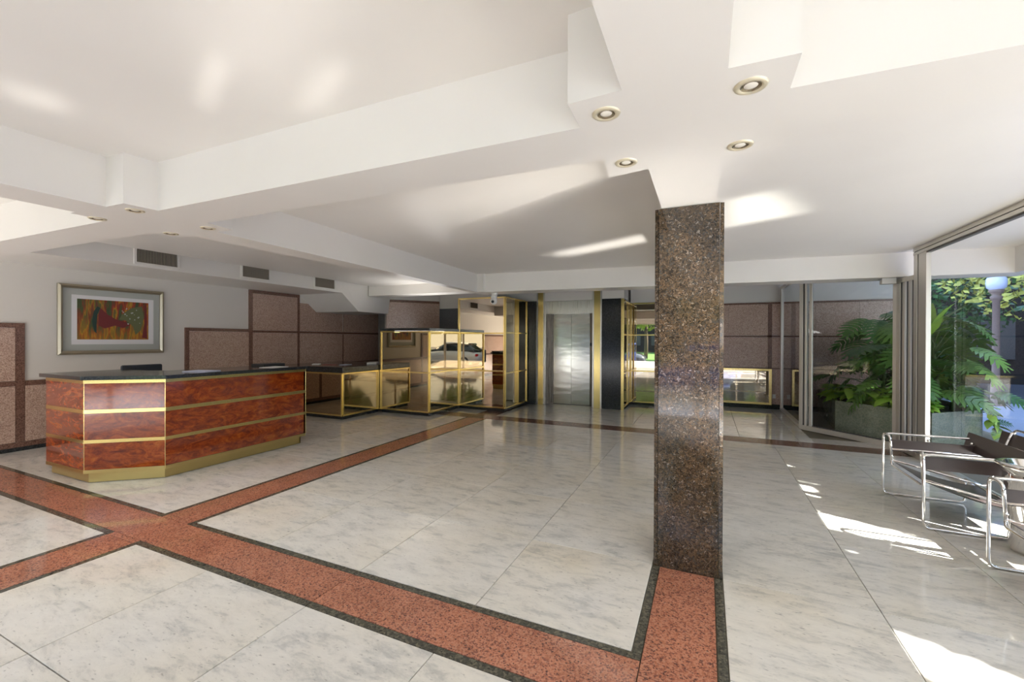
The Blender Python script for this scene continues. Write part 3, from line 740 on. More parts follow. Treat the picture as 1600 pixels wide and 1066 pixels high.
# office chair behind the desk
oc = thing('office_chair', 'dark grey office chair, its low backrest showing above the reception desk', 'chair', (-6.95, 3.2, 0))
MB().box(-6.93, -6.88, 2.97, 3.43, 0.72, 1.145).build('backrest', M('office_fabric', (0.035, 0.042, 0.055), 0.7), oc, bevel=0.02)
MB().box(-7.38, -6.93, 2.98, 3.42, 0.44, 0.52).build('seat', bpy.data.materials['office_fabric'], oc, bevel=0.02)
MB().tube([(-7.15, 3.2, 0.09), (-7.15, 3.2, 0.44)], 0.03, 12).build('gas_column', BLACKP, oc)
MB().tube([(-7.05, 3.2, 0.46), (-6.90, 3.2, 0.47), (-6.90, 3.2, 0.75)], 0.02, 8).build('back_support', BLACKP, oc)
for k in range(5):
    a = 2*PI*k/5; e_ = (-7.15+0.26*math.cos(a), 3.2+0.26*math.sin(a))
    MB().tube([(-7.15, 3.2, 0.10), (e_[0], e_[1], 0.07)], 0.016, 8).build('leg', BLACKP, oc)
    MB().tube([(e_[0]-0.02, e_[1], 0.028), (e_[0]+0.02, e_[1], 0.028)], 0.028, 12).build('caster', BLACKP, oc)

# ---- mirrored counters
FT = 0.030   # brass bar
def bars_x(parent, x0, x1, y, zs, xs, z0, z1, mat=BRASS):
    """frame in a plane facing -y"""
    for z in zs: box('brass_bar', mat, (x0, x1, y-0.012, y+0.012, z-FT/2, z+FT/2), parent, bevel=0.003)
    for x in xs: box('brass_bar', mat, (x-FT/2, x+FT/2, y-0.016, y+0.010, z0, z1), parent, bevel=0.003)
def bars_y(parent, x, y0, y1, zs, ys, z0, z1, mat=BRASS):
    for z in zs: box('brass_bar', mat, (x-0.012, x+0.012, y0, y1, z-FT/2, z+FT/2), parent, bevel=0.003)
    for y in ys: box('brass_bar', mat, (x-0.010, x+0.016, y-FT/2, y+FT/2, z0, z1), parent, bevel=0.003)
# low
lc = thing('mirror_counter', 'low smoked-mirror counter edged in brass with leaflets on its dark stone top', 'counter', (-6.9, 6.4, 0))
LX0, LX1, LY0, LY1 = -7.9, -6.115, 5.92, 6.90
box('plinth', BLACKG, (LX0+0.04, LX1-0.03, LY0+0.03, LY1, 0.002, 0.065), lc)
MB().box(LX0, LX1, LY0+0.005, LY0+0.012, 0.065, 0.868).build('mirror_panel', MIRROR, lc)
MB().box(LX1-0.012, LX1-0.005, LY0, LY1, 0.065, 0.868).build('mirror_panel', MIRROR, lc)
MB().box(LX0+0.01, LX1-0.014, LY0+0.014, 7.6, 0.065, 0.868).build('carcass', BLACKP, lc)
bars_x(lc, LX0, LX1, LY0, [0.08, 0.853], [LX1-0.015], 0.065, 0.868)
bars_y(lc, LX1, LY0, LY1, [0.08, 0.853], [LY0+0.015, LY1-0.01], 0.065, 0.868)
box('stone_top', BLACKG, (LX0-0.02, LX1+0.01, LY0-0.01, 7.6, 0.870, 0.972), lc, bevel=0.004)
# middle
mc = thing('mirror_counter', 'tall smoked-mirror counter with brass bars between the low counter and the mirror cabinet', 'counter', (-5.5, 7.4, 0))
MX0, MX1, MY0, MY1 = -6.085, -4.88, 6.90, 8.0
box('plinth', BLACKG, (MX0+0.02, MX1-0.03, MY0+0.03, MY1, 0.002, 0.065), mc)
MB().box(MX0, MX1, MY0+0.005, MY0+0.012, 0.065, 1.66).build('mirror_panel', MIRROR, mc)
MB().box(MX1-0.012, MX1-0.005, MY0, MY1, 0.065, 1.66).build('mirror_panel', MIRROR, mc)
MB().box(MX0, MX1-0.014, MY0+0.014, MY1, 0.065, 1.655).build('carcass', BLACKP, mc)
bars_x(mc, MX0, MX1, MY0, [0.08, 0.845, 1.648], [MX0+0.015, MX1-0.015], 0.065, 1.663)
bars_y(mc, MX1, MY0, MY1, [0.08, 0.845, 1.648], [MY0+0.015, MY1-0.01], 0.065, 1.663)
box('stone_top', BLACKG, (MX0-0.005, MX1+0.005, MY0-0.01, 8.0, 1.665, 1.72), mc, bevel=0.004)
# tall
tcab = thing('mirror_cabinet', 'tall smoked-mirror cabinet framed in brass standing left of the lift', 'cabinet', (-4.35, 8.6, 0))
TX0, TX1, TY0, TY1 = -4.91, -3.785, 8.01, 9.20
box('plinth', BLACKG, (TX0+0.02, TX1-0.03, TY0+0.03, TY1, 0.002, 0.065), tcab)
MB().box(TX0, TX1, TY0+0.005, TY0+0.012, 0.065, 2.385).build('mirror_panel', MIRRORC, tcab)
MB().box(TX1-0.012, TX1-0.005, TY0, TY1, 0.065, 2.385).build('mirror_panel', MIRROR, tcab)
MB().box(TX0, TX1-0.014, TY0+0.014, TY1, 0.065, 2.38).build('carcass', BLACKP, tcab)
bars_x(tcab, TX0, TX1, TY0, [0.08, 0.838, 1.630, 2.375], [TX0+0.015, TX1-0.02], 0.065, 2.39)
bars_y(tcab, TX1, TY0, TY1, [0.08, 0.80, 1.640, 2.375], [TY0+0.02, TY1-0.015], 0.065, 2.39)
# right of the lift
rcab = thing('mirror_cabinet', 'brass framed mirror niche right of the lift, half hidden by the pillar', 'cabinet', (-1.0, 10.2, 0))
box('plinth', BLACKG, (-1.60, -0.38, 10.23, 10.6, 0.002, 0.06), rcab)
MB().box(-1.60, -0.38, 10.205, 10.212, 0.06, 2.35).build('mirror_panel', MIRRORC, rcab)
MB().box(-1.605, -1.598, 9.75, 10.2, 0.06, 2.35).build('mirror_panel', MIRROR, rcab)
MB().box(-1.605, -1.598, 9.36, 9.75, 0.06, 2.35).build('mirror_panel', MIRROR, rcab)
MB().box(-1.655, -1.607, 9.36, 10.6, 0.0, 2.36).build('carcass', BLACKP, rcab)
MB().box(-1.60, -0.38, 10.214, 10.6, 0.06, 2.355).build('carcass', BLACKP, rcab)
bars_x(rcab, -1.60, -0.38, 10.2, [0.075, 0.785, 1.615, 2.34], [-1.585, -0.40], 0.06, 2.355)
bars_y(rcab, -1.595, 9.36, 10.2, [0.075, 0.785, 1.615, 2.34], [9.78], 0.06, 2.355)
box('brass_post', BRASS, (-1.660, -1.598, 9.305, 9.35, 0.0, 2.385), rcab, bevel=0.004)
# low mirror at the back wall
lm = thing('wall_mirror', 'low wide mirror in a brass frame on the back wall, right of the pillar', 'mirror', (0.45, 10.85, 0.1))
MB().box(-0.34, 1.28, 10.862, 10.87, 0.10, 0.87).build('mirror_glass', MIRRORC, lm)
MB().box(-0.34, 1.28, 10.871, 10.90, 0.10, 0.87).build('backing', BLACKP, lm)
for z in (0.115, 0.855): box('brass_bar', BRASS, (-0.34, 1.30, 10.83, 10.86, z-0.022, z+0.022), lm, bevel=0.003)
for x in (-0.32, 1.28): box('brass_bar', BRASS, (x-0.025, x+0.025, 10.826, 10.86, 0.093, 0.877), lm, bevel=0.003)
tag(MB().box(1.325, 1.385, 10.885, 10.90, 0.235, 0.325).build('wall_socket', WHITEP, bevel=0.003), 'small cream wall socket beside the low mirror', 'socket')

# leaflets
sheet('leaflet', -7.33, 6.40, 0.9722, 0.14, 0.21, 0.7, PAPER, 'white leaflet, leftmost on the low mirror counter', 'leaflet', 0.012, 'leaflets on the low counter')
sheet('leaflet', -6.95, 6.40, 0.9722, 0.26, 0.14, 0.5, PAPERR, 'red-orange leaflet on the low mirror counter', 'leaflet', 0.004, 'leaflets on the low counter')
sheet('leaflet', -6.68, 6.55, 0.9722, 0.15, 0.21, 0.2, PAPERB, 'pale blue leaflet on the low mirror counter', 'leaflet', 0.008, 'leaflets on the low counter')
o = sheet('newspaper', -6.50, 7.15, 0.9722, 0.20, 0.30, 0.5, PAPER, 'crumpled cream newspaper at the right end of the low mirror counter', 'newspaper', 0.03)

# ---- lift
el = thing('elevator', 'stainless steel lift with two sliding door leaves and brass pilasters', 'elevator', (-2.85, 9.5, 0))
box('brass_pilaster', BRASS, (-3.555, -3.43, 9.315, 9.75, 0, 2.855), el, label='narrow brass pilaster left of the doors', bevel=0.004)
box('steel_edge', STEEL, (-3.575, -3.556, 9.305, 9.75, 0, 2.855), el)
box('brass_pilaster', BRASS, (-2.245, -2.105, 9.315, 9.75, 0, 2.855), el, label='narrow brass pilaster right of the doors', bevel=0.004)
box('steel_edge', STEEL, (-2.104, -2.072, 9.300, 9.75, 0, 2.855), el)
box('steel_edge', STEEL, (-3.429, -3.395, 9.31, 9.75, 0, 2.855), el); box('steel_edge', STEEL, (-2.28, -2.246, 9.31, 9.75, 0, 2.855), el)
box('header', STEEL, (-3.395, -2.28, 9.45, 9.75, 2.10, 2.855), el)
MB().prism([(-3.395, 9.40), (-3.275, 9.60), (-3.275, 9.75), (-3.395, 9.75)], 0, 2.10).build('jamb', STEEL, el)
MB().prism([(-2.405, 9.60), (-2.28, 9.46), (-2.28, 9.75), (-2.405, 9.75)], 0, 2.10).build('jamb', M('dark_steel', (0.20, 0.18, 0.16), 0.35, metal=0.8), el)
box('door_leaf', DOORST, (-3.272, -2.842, 9.60, 9.63, 0.01, 2.095), el); box('door_leaf', DOORST, (-2.838, -2.408, 9.605, 9.635, 0.01, 2.095), el)
box('sill', ALUD, (-3.275, -2.405, 9.56, 9.64, 0, 0.009), el)
MB().box(-2.385, -2.345, 9.52, 9.545, 1.36, 1.43).build('call_button', BLACKP, el)

# ---- security camera
sc_ = thing('security_camera', 'small white dome camera hanging from the ceiling over the mirror cabinet', 'camera', (-3.62, 7.2, S))
MB().lathe((-3.62, 7.2, S), [(0.0005, -0.05), (0.05, -0.05), (0.055, -0.03), (0.055, 0)], 24).build('mount', WHITEP, sc_)
MB().lathe((-3.62, 7.16, S-0.155), [(0.0005, -0.065)]+[(0.065*math.sin(a), -0.065*math.cos(a)) for a in [PI*k/10 for k in range(1, 10)]]+[(0.0005, 0.065)], 20).build('ball', WHITEP, sc_)
MB().box(-3.665, -3.575, 7.13, 7.22, S-0.13, S-0.05).build('bracket', WHITEP, sc_, bevel=0.008)
MB().tube([(-3.612, 7.115, S-0.165), (-3.607, 7.085, S-0.172)], 0.026, 16).build('lens', BLACKP, sc_)

# ---- tubular armchairs
def make_chair(x0, y0, label):
    t_ = thing('tubular_armchair', label, 'armchair', (x0+0.3, y0+0.43, 0), 'chrome and leather armchairs')
    W = 0.86; r_ = 0.0105
    def T(pts, name='tube', rad=0.05): 
        MB().tube(smooth_path([(x0+a, y0+b, c_) for a, b, c_ in pts], rad, 5), r_, 10).build(name, CHROME, t_)
    ins = 0.105
    for s_, yo, yi in ((0, 0.0, ins), (1, W, W-ins)):
        # sled runner, rear leg and front leg
        T([(0.60, yo, 0.225), (0.60, yo, r_), (0.0, yo, r_), (0.0, yo, 0.60), (0.02, yi, 0.60), (0.035, yi, 0.36)], 'side_loop')
        T([(0.0, yo, 0.588), (0.05, yo, 0.598), (0.70, yo, 0.60), (0.70, yi, 0.60)], 'arm_tube')
        T([(0.035, yi, 0.47), (0.68, yi, 0.475)], 'arm_tube')
        T([(0.035, yi, 0.365), (0.70, yi, 0.20), (0.86, yi, 0.70)], 'seat_tube')
        # armrest sling
        MB().box(x0+0.03, x0+0.66, y0+yi-0.012+(0.006 if s_ else 0), y0+yi+0.006, 0.455, 0.560).build('armrest_strap', LEATHER, t_, bevel=0.004)
        for xx, zz in ((0.035, 0.40), (0.30, 0.575), (0.60, 0.575)):
            MB().lathe((x0+xx, y0+yi, zz), [(0.0005, -0.012), (0.012, -0.008), (0.012, 0.008), (0.0005, 0.012)], 10).build('bolt', CHROME, t_)
    T([(0.035, ins, 0.37), (0.035, ins, 0.315), (0.035, W-ins, 0.315), (0.035, W-ins, 0.37)], 'front_bar')
    T([(0.84, ins, 0.64), (0.88, ins, 0.725), (0.88, W-ins, 0.725), (0.84, W-ins, 0.64)], 'back_hoop')
    T([(0.60, 0.0, 0.225), (0.60, W, 0.225)], 'rear_bar')
    # seat sling
    mb = MB(); n = 10; vs = []
    for i in range(n+1):
        f = i/n; x = x0+0.05+0.63*f; z = 0.352-0.155*f-0.035*math.sin(PI*f)
        vs += [(x, y0+ins+0.01, z), (x, y0+W-ins-0.01, z), (x, y0+ins+0.01, z-0.005), (x, y0+W-ins-0.01, z-0.005)]
    fs = []
    for i in range(n):
        a, b = i*4, i*4+4
        fs += [(a, b, b+1, a+1), (a+2, a+3, b+3, b+2), (a, a+2, b+2, b), (a+1, b+1, b+3, a+3)]
    fs += [(0, 1, 3, 2), (n*4, n*4+2, n*4+3, n*4+1)]
    mb.add(vs, fs); mb.smooth = False; mb.build('seat', LEATHER, t_)
    def strap(za, zb, xa, xb):
        m_ = MB(); e = 0.006
        m_.add([(x0+xa, y0+0.02, za), (x0+xa, y0+W+0.05, za), (x0+xb, y0+W+0.05, zb), (x0+xb, y0+0.02, zb),
                (x0+xa+e, y0+0.02, za), (x0+xa+e, y0+W+0.05, za), (x0+xb+e, y0+W+0.05, zb), (x0+xb+e, y0+0.02, zb)],
               [(0, 3, 2, 1), (4, 5, 6, 7), (0, 1, 5, 4), (1, 2, 6, 5), (2, 3, 7, 6), (3, 0, 4, 7)])
        m_.build('back_strap', LEATHER, t_)
    strap(0.50, 0.655, 0.60, 0.64)
    strap(0.56, 0.69, 0.835, 0.865)
    return t_
ch = make_chair(1.585, 4.47, 'tubular chrome armchair with dark leather straps, the fully visible one nearer the glass door')
clone(ch, (1.585+0.3+0.125, 4.47+0.43-1.44, 0), 'tubular chrome armchair cut off by the right edge, in front of the chrome bin')

# ---- chrome bin
bn = thing('chrome_bin', 'round polished chrome bin between the two armchairs', 'bin', (2.10, 4.16, 0))
bx, by = 2.13, 4.28
MB().lathe((bx, by, 0), [(0.0005, 0.002), (0.125, 0.002), (0.135, 0.03), (0.165, 0.53), (0.165, 0.56)], 40).build('body', CHROME, bn)
MB().lathe((bx, by, 0), [(0.165, 0.56), (0.20, 0.60), (0.205, 0.62), (0.195, 0.632), (0.15, 0.63), (0.13, 0.59), (0.0005, 0.585)], 40).build('rim', CHROME, bn)

# ================================================================ OUTSIDE
ground = struct(box('ground', PAVE, (-40, 60, -5.0, 14.5, -0.30, -0.152)))
struct(box('ground_road', ASPH, (-60, 80, -60, -5.0, -0.34, -0.16))).name = 'road'
struct(box('terrace', PAVE, (1.5, 12.0, YF-0.1, 14.5, -0.16, -0.019)))
struct(box('road_far', ASPH, (-40, 80, 14.5, 60, -0.34, -0.16)))
# planter
pln = thing('planter', 'green-grey polished stone planter wall outside the glass, full of plants', 'planter', (2.9, 9.2, 0))
pp = [(2.15, 10.88), (2.0, 8.9), (2.9, 7.93), (3.72, 8.62), (3.78, 10.88)]
for p_, q_ in zip(pp[:-1], pp[1:]):
    MB().wallbox(p_, q_, 0.05, -0.018, 0.485).build('stone_slab', PLANTERG, pln, bevel=0.003)
MB().prism([(2.19, 10.86), (2.06, 8.93), (2.9, 8.02), (3.66, 8.66), (3.72, 10.86)], -0.01, 0.42).build('soil', SOIL, pln)

# leaves
def leaf_mesh(name, L, Wd, lobes, droop, fold=0.15, depth=0.75, mat=LEAFD):
    """leaf along +x, lobed edges as separate fingers"""
    pts = []
    mid = [(L*t_, 0, -droop*L*t_*t_) for t_ in [i/8 for i in range(9)]]
    vs = []; fs = []
    def zz(x, y): return -droop*x*x/L + abs(y)*fold - abs(y)*abs(y)*0.9/Wd*0.5
    if lobes == 0:
        n = 8; prof = [0.0, 0.55, 0.85, 1.0, 0.95, 0.8, 0.58, 0.3, 0.0]
        for i in range(n+1):
            x = L*i/n; wy = Wd/2*prof[i]
            vs += [(x, wy, zz(x, wy)), (x, 0, zz(x, 0)), (x, -wy, zz(x, wy))]
        for i in range(n):
            a = i*3; fs += [(a, a+1, a+4, a+3), (a+1, a+2, a+5, a+4)]
    else:
        base = 0.10*Wd
        for s_ in (1, -1):
            for k in range(lobes):
                f0, f1 = k/lobes, (k+0.86)/lobes
                fm = (f0+f1)/2
                ln = Wd/2*math.sin(PI*(0.18+0.74*fm))**0.8
                x0_, x1_ = L*f0, L*f1
                adv = L*0.16
                b = len(vs)
                P_ = [(x0_, 0), (x0_, base*s_), ((x0_+adv*0.6), ln*0.62*s_), ((x0_+x1_)/2+adv, ln*s_), (x1_+adv*0.55, ln*0.60*s_), (x1_, base*s_), (x1_, 0)]
                vs += [(x, y, zz(x, y)) for x, y in P_]
                fs += [(b, b+1, b+5, b+6), (b+1, b+2, b+4, b+5), (b+2, b+3, b+4)] if s_ > 0 else [(b+6, b+5, b+1, b), (b+5, b+4, b+2, b+1), (b+4, b+3, b+2)]
            b = len(vs)
        b = len(vs); vs += [(L*0.84, 0.12*Wd, zz(L*.84, .12*Wd)), (L*1.12, 0, zz(L*1.12, 0)), (L*0.84, -0.12*Wd, zz(L*.84, .12*Wd))]; fs += [(b+2, b+1, b)]
    me = bpy.data.meshes.new(name); me.from_pydata(vs, [], fs); me.update(); me.materials.append(mat)
    for p in me.polygons: p.use_smooth = True
    return me
BIG = [leaf_mesh('leaf', 0.50, 0.52, 8, 0.35), leaf_mesh('leaf', 0.42, 0.46, 7, 0.5), leaf_mesh('leaf', 0.36, 0.40, 7, 0.25)]
LIM = [leaf_mesh('leaf', 0.17, 0.12, 0, 0.5, mat=LEAFL), leaf_mesh('leaf', 0.13, 0.10, 0, 0.3, mat=LEAFL)]
BRO = [leaf_mesh('leaf', 0.55, 0.11, 0, 0.3, mat=LEAFL)]
def put_leaf(parent, me, p, az, el_, sc=1.0, roll=0.0, name='leaf'):
    o = bpy.data.objects.new(name, me); COL.objects.link(o); o.parent = parent
    o.location = Vector(p)-origin(parent)
    x = Vector((math.cos(az)*math.cos(el_), math.sin(az)*math.cos(el_), math.sin(el_)))
    y = Vector((-math.sin(az), math.cos(az), 0)); z = x.cross(y)
    R_ = Matrix((x, y, z)).transposed() @ Matrix.Rotation(roll, 3, 'X')
    o.rotation_euler = R_.to_euler(); o.scale = (sc, sc, sc)
def philodendron(x, y, z0, h, n, rad, label, seed, azr=(0, 2*PI), meshes=BIG, sc=(0.8, 1.2)):
    random.seed(seed)
    t_ = thing('split_leaf_plant', label, 'plant', (x, y, z0))
    MB().tube([(x, y, z0-0.05), (x+0.04, y, z0+h*0.3), (x-0.02, y+0.03, z0+h*0.62)], [0.035, 0.03, 0.02], 8).build('stem', STEMM, t_)
    for k in range(n):
        f = (k+0.5)/n; az = random.uniform(*azr); zb = z0+h*(0.12+0.58*f)
        el0 = 0.25+0.9*f+random.uniform(-0.2, 0.2); ln = rad*random.uniform(0.45, 0.95)*(1.1-0.5*f)
        b = Vector((x, y, zb)); e = b+Vector((math.cos(az)*math.cos(el0), math.sin(az)*math.cos(el0), math.sin(el0)))*ln
        mid = (b+e)/2+Vector((0, 0, 0.06))
        MB().tube([b, mid, e], [0.009, 0.007, 0.005], 5).build('leaf_stalk', STEMM, t_)
        put_leaf(t_, random.choice(meshes), e, az+random.uniform(-0.3, 0.3), random.uniform(-0.75, 0.15), random.uniform(*sc), random.uniform(-0.5, 0.5))
    return t_
philodendron(2.75, 9.35, 0.42, 1.75, 30, 0.75, 'tall split-leaf plant seen through the angled pane left of the glass door', 11)
philodendron(2.72, 8.60, 0.42, 1.25, 22, 0.55, 'shorter dark split-leaf plant at the left of the planter behind the door posts', 12)
philodendron(3.22, 8.75, 0.42, 1.70, 34, 0.85, 'big green split-leaf plant right of the door post, tall as the canopy', 13)
philodendron(3.48, 8.90, 0.42, 0.95, 26, 0.60, 'bushy split-leaf plant spilling over the right end of the planter', 14, sc=(0.55, 0.9))
philodendron(3.30, 9.9, 0.42, 1.3, 22, 0.8, 'dark split-leaf plant at the back of the planter against the granite wall', 15)
t_ = thing('strap_leaf_plant', 'plant with bright upright strap leaves right of the steel door post', 'plant', (3.12, 8.62, 1.3))
random.seed(5)
MB().tube([(3.12, 8.62, 0.42), (3.12, 8.62, 1.70)], 0.02, 8).build('stem', STEMM, t_)
for k in range(13):
    put_leaf(t_, BRO[0], (3.12, 8.62, 1.62+random.uniform(-0.1, 0.05)), 2*PI*k/13*2.4, random.uniform(0.6, 1.25), random.uniform(0.8, 1.15), 0)
random.seed(21)
spots = [(2.18, 9.35), (2.28, 9.05), (2.42, 8.78), (2.55, 8.62), (2.68, 8.45), (2.82, 8.28), (2.95, 8.22), (2.45, 9.15), (2.62, 8.95), (2.3, 9.7), (2.80, 8.62)]
names = ['first from the left along the planter edge', 'second from the left along the planter edge', 'third from the left along the planter edge', 'fourth from the left along the planter edge',
         'fifth from the left along the planter edge', 'sixth, just left of the glass door posts', 'at the planter corner behind the door posts', 'in the second row, behind the second edge plant', 'in the second row, behind the fourth edge plant', 'farthest back at the left end', 'in the second row, behind the sixth edge plant']
for (x, y), nm in zip(spots, names):
    t_ = thing('lime_leaf_plant', 'low plant with bright lime leaves, '+nm, 'plant', (x, y, 0.42), 'lime-leaved ground plants')
    for k in range(24):
        az = random.uniform(0, 2*PI); r_ = random.uniform(0.01, 0.13)
        put_leaf(t_, random.choice(LIM), (x+r_*math.cos(az), y+r_*math.sin(az), 0.49+random.uniform(0.0, 0.20)), az, random.uniform(-0.2, 0.6), random.uniform(1.0, 1.7), random.uniform(-0.5, 0.5))
t_ = thing('trailing_plant', 'ivy-like plant hanging over the right edge of the planter', 'plant', (3.74, 8.62, 0.45))
MB().tube([(3.70, 8.66, 0.44), (3.80, 8.60, 0.47), (3.86, 8.57, 0.36), (3.87, 8.56, 0.18)], 0.006, 5).build('vine', STEMM, t_)
for k in range(12):
    put_leaf(t_, LIM[0] if k % 3 else BIG[2], (3.74+0.012*k, 8.60-0.003*k, 0.50-0.028*k), random.uniform(-2.5, 0.8), random.uniform(-0.9, 0.1), 1.0 if k % 3 else 0.5, random.uniform(-0.5, 0.5))

tag(MB().box(2.22, 2.38, 7.55, 7.64, 2.29, 2.371).build('detector', WHITEP, bevel=0.006), 'small white detector box under the ceiling beam at the top of the angled pane', 'detector')
# lamp post
lp = thing('street_lamp', 'street lamp with a pale blue globe on a brown post beyond the planter', 'street lamp', (6.26, 14.0, -0.15))
MB().lathe((6.26, 14, 0), [(0.16, -0.15), (0.16, 0.0), (0.09, 0.1), (0.085, 0.5), (0.07, 0.55), (0.065, 2.45), (0.10, 2.50), (0.11, 2.56), (0.07, 2.60), (0.12, 2.66), (0.14, 2.72), (0.0005, 2.73)], 20).build('post', LAMPPOST, lp)
MB().lathe((6.26, 14, 2.92), [(0.10, -0.21), (0.165, -0.15), (0.18, -0.05), (0.175, 0.05), (0.15, 0.11), (0.10, 0.17), (0.0005, 0.20)], 28).build('globe', GLOBE, lp)
MB().lathe((6.26, 14, 3.03), [(0.165, -0.01), (0.165, 0.01), (0.15, 0.012)], 28).build('globe_band', BLACKP, lp)

# trees
def inlit(fx, fy):
    c_ = fy+0.4505*(fx-0.88)
    if fx < 0.885: return True
    if 2.52 < c_ < 2.885: return True
    if 4.17 < c_ < 4.565: return True
    if 4.63 < c_ < 4.70 and fx < 1.12: return True
    if 4.96 < c_ < 5.36 and fx < 1.04: return True
    if 4.80 < c_ < 5.45 and fx > 1.35: return True
    if 5.42 < c_ < 5.49 and fx < 1.3: return True
    if -0.35 < c_ < 0.45: return True
    return False
def tree(name, x, y, z0, htr, cx_, cy_, cz, rx, ry, rz, n, mat, label, seed, size=0.2, gen=None):
    random.seed(seed)
    t_ = thing(name, label, 'tree', (x, y, z0), 'street trees')
    MB().tube([(x, y, z0), (x+0.05, y, z0+htr*0.5), (cx_, cy_, cz-rz*0.3)], [0.17, 0.14, 0.09], 10).build('trunk', TRUNK, t_)
    for k in range(6):
        a = 2*PI*k/6
        MB().tube([(cx_, cy_, cz-rz*0.6), (cx_+rx*0.35*math.cos(a), cy_+ry*0.35*math.sin(a), cz-0.1*rz), (cx_+rx*0.75*math.cos(a), cy_+ry*0.75*math.sin(a), cz+0.2*rz)], [0.06, 0.04, 0.015], 6).build('branch', TRUNK, t_)
    mb = MB(); 
    pts = gen(n) if gen else []
    while not gen and len(pts) < n:
        v_ = Vector((random.uniform(-1, 1), random.uniform(-1, 1), random.uniform(-1, 1)))
        if 0.2 < v_.length < 1: pts.append((cx_+v_.x*rx, cy_+v_.y*ry, cz+v_.z*rz))
    for p in pts:
        u_ = Vector((random.gauss(0, 1), random.gauss(0, 1), random.gauss(0, 1))).normalized(); v_ = u_.orthogonal().normalized()
        s_ = size*random.uniform(0.6, 1.2); p = Vector(p)
        mb.add([p-u_*s_/2, p+v_*s_*0.28, p+u_*s_/2, p-v_*s_*0.28], [(0, 1, 2, 3)])
    mb.build('foliage', mat, t_, kind='stuff')
    return t_
def shade_gen(n):  # crown added for its shadow: leaves leave gaps for the wanted sun patches
    out = []
    while len(out) < n:
        fx, fy = random.uniform(0.86, 2.9), random.uniform(-2.6, 7.1)
        if inlit(fx, fy): continue
        h = random.uniform(4.6, 6.2)
        out.append((fx+1.2133*h, fy-0.5467*h, h))
    return out
tree('added_shade_tree', 10.6, -1.2, -0.16, 4.0, 10.6, -1.2, 5.3, 2.0, 3.6, 1.0, 15000, LEAFT, 'leaf crown added right of the lobby, outside the frame, its gaps shaping the floor sun', 31, 0.21, shade_gen)
def far_gen(n):  # crown added and laid out to keep sun off street and planter
    out = []
    while len(out) < n:
        fx, fy = random.uniform(0.2, 9.5), random.uniform(6.5, 16.5)
        h = random.uniform(5.0, 7.0)
        out.append((fx+1.2133*h, fy-0.5467*h, h))
    return out
tree('added_shade_tree', 13.5, 8.0, -0.16, 5.0, 13.5, 8.0, 6.0, 3.5, 4.5, 1.2, 16000, LEAFT, 'spreading tree added beyond the lamp post to the right to shade the street', 32, 0.4, far_gen)
tree('yellow_tree', 9.2, 17.5, -0.16, 3.0, 8.6, 16.6, 3.9, 2.6, 2.0, 1.9, 2600, LEAFY, 'yellow-green tree behind the street lamp', 33, 0.22)
tree('dark_tree', 6.5, 20.3, -0.16, 3.0, 6.5, 20.3, 3.2, 3.2, 2.0, 2.6, 3000, LEAFD, 'dark green tree far behind the planter', 34, 0.3)
for k, (x, y) in enumerate([(-9, -15), (-4.5, -16), (0, -15), (4.5, -16), (9, -15), (14, -12), (19, -8)]):
    tree('park_tree', x, y, -0.16, 3.2, x, y, 4.4, 2.1, 2.1, 2.2, 1500, LEAFT, ['park tree across the street, far left behind the camera', 'park tree across the street, second from the left', 'park tree across the street, opposite the lobby middle',
        'park tree across the street, opposite the pillar', 'park tree across the street, opposite the glass wall', 'park tree on the corner to the right', 'park tree beyond the corner'][k], 40+k, 0.4)
LAWN = M('lawn', (0.10, 0.22, 0.04), 0.9)
struct(box('lawn', LAWN, (-40, 40, -40, -11.5, -0.16, -0.06)))

# far houses
def house(x0, x1, y0, y1, h, face, label):
    t_ = thing('far_building', label, 'building', ((x0+x1)/2, (y0+y1)/2, -0.16))
    box('facade', BUILD, (x0, x1, y0, y1, -0.16, h), t_)
    y = y0 if face < 0 else y1
    nx = int((x1-x0)/2.6)
    for i in range(nx):
        for j in range(int(h/3)):
            xa = x0+0.7+i*2.6; za = 0.8+j*3
            box('window', BUILDW, (xa, xa+1.3, y-0.06 if face < 0 else y, y if face < 0 else y+0.06, za, za+1.5), t_)
    box('cornice', BUILD, (x0-0.2, x1+0.2, y0-0.2, y1+0.2, h, h+0.3), t_)
house(1, 30, 23, 31, 12, -1, 'dark apartment building across the road behind the street lamp')
house(-20, 14, -44, -36, 11, 1, 'apartment building beyond the park behind the camera')

t_ = thing('far_building', 'unseen tall block added far to the right to keep sun off the street', 'building', (36, 8, -0.16))
box('facade', BUILD, (31, 41, -4.5, 30, -0.16, 27), t_)  # added out of frame to block the sun from street and planter
for i in range(12):
    for j in range(8): box('window', BUILDW, (30.94, 31.0, -3.2+i*2.8, -1.8+i*2.8, 1+j*3.2, 2.7+j*3.2), t_)
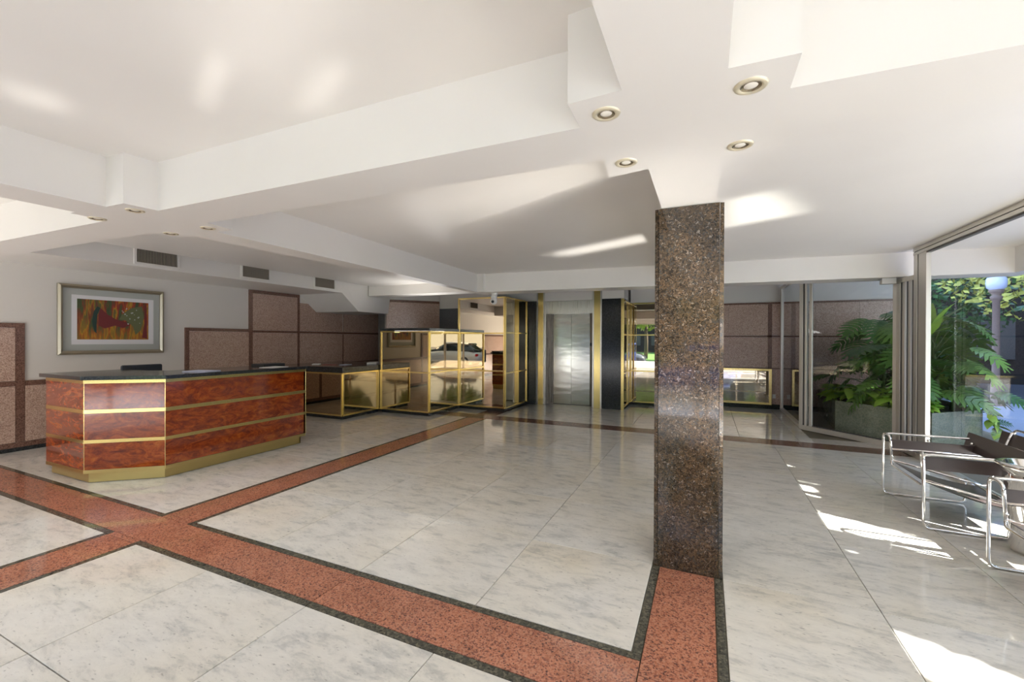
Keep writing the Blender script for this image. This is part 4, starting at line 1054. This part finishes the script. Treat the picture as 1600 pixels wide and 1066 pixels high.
# cars
def car(x, y, rot, mat, label):
    t_ = thing('car', label, 'car', (x, y, -0.16)); 
    L, Wd = 4.3, 1.72
    c_, s_ = math.cos(rot), math.sin(rot)
    def tf(p): return (x+c_*p[0]-s_*p[1], y+s_*p[0]+c_*p[1], p[2]-0.16)
    def loft(sections, name, m_):
        mb = MB(); n_ = len(sections[0])
        for sct in sections: mb.v += [tf(p) for p in sct]
        for i in range(len(sections)-1):
            for k in range(n_): mb.f.append((i*n_+k, i*n_+(k+1) % n_, (i+1)*n_+(k+1) % n_, (i+1)*n_+k))
        mb.f.append(tuple(range(n_))[::-1]); mb.f.append(tuple((len(sections)-1)*n_+k for k in range(n_)))
        mb.smooth = True; return mb.build(name, m_, t_)
    def sec(xx, zl, zh, wl, wh, dn=0.1): 
        return [(xx, -wl/2, zl), (xx, wl/2, zl), (xx, wl/2, zl+dn), (xx, wh/2+0.03, (zl+zh)/2), (xx, wh/2-0.02, zh-0.06), (xx, wh/2-0.16, zh), (xx, -wh/2+0.16, zh), (xx, -wh/2+0.02, zh-0.06), (xx, -wh/2-0.03, (zl+zh)/2), (xx, -wl/2, zl+dn)]
    prof = [(-2.15, .35, .62, 1.3), (-2.05, .24, .82, 1.6), (-1.6, .22, .93, 1.70), (-0.8, .2, .95, 1.72), (0.6, .2, .95, 1.72), (1.2, .2, .88, 1.70), (1.8, .22, .78, 1.62), (2.10, .26, .64, 1.45), (2.16, .35, .52, 1.2)]
    loft([sec(a, b, c2_, d_, d_) for a, b, c2_, d_ in prof], 'body', mat)
    loft([sec(a, .9, c2_, 1.5, wt) for a, c2_, wt in [(-1.95, .93, 1.40), (-1.45, 1.34, 1.22), (-0.6, 1.43, 1.20), (0.2, 1.40, 1.20), (0.65, 1.20, 1.28), (1.15, .92, 1.42)]], 'cabin_glass', CARGL)
    loft([sec(a, c2_-0.04, c2_, 1.05, wt) for a, c2_, wt in [(-1.50, 1.355, 1.22), (-0.6, 1.455, 1.20), (0.25, 1.42, 1.20)]], 'roof', mat)
    for wx in (-1.32, 1.32):
        for wy in (-0.78, 0.78):
            mb = MB(); mb.tube([tf((wx, wy-0.10, 0.31)), tf((wx, wy+0.10, 0.31))], 0.31, 20); wh = mb.build('wheel', TYRE, t_)
            mb = MB(); mb.tube([tf((wx, wy-0.11, 0.31)), tf((wx, wy+0.11, 0.31))], 0.19, 16); mb.build('hubcap', ALU, wh)
    for wy in (-0.6, 0.6):
        mb = MB(); mb.add([tf(p) for p in [(-2.14, wy-.18, .62), (-2.14, wy+.18, .62), (-2.10, wy+.18, .76), (-2.10, wy-.18, .76), (-2.0, wy-.18, .62), (-2.0, wy+.18, .62), (-2.0, wy+.18, .76), (-2.0, wy-.18, .76)]], [(0, 1, 2, 3), (7, 6, 5, 4), (0, 4, 5, 1), (3, 2, 6, 7), (0, 3, 7, 4), (1, 5, 6, 2)]); mb.build('tail_lamp', TAIL, t_)
    return t_
car(5.2, -7.6, 0.05, CARW, 'white car parked at the kerb behind the camera, opposite the glass corner')
car(10.6, -7.4, 0.0, CARG, 'dark grey car parked behind the white one on the street')
car(-0.2, -7.5, PI, CARB, 'blue car parked in front of the lobby behind the camera')
car(-5.6, -7.6, 0.0, CARG, 'dark grey car parked to the left in front of the lobby')
car(14.5, 19.5, 0.1, CARG, 'dark car parked beyond the street lamp')
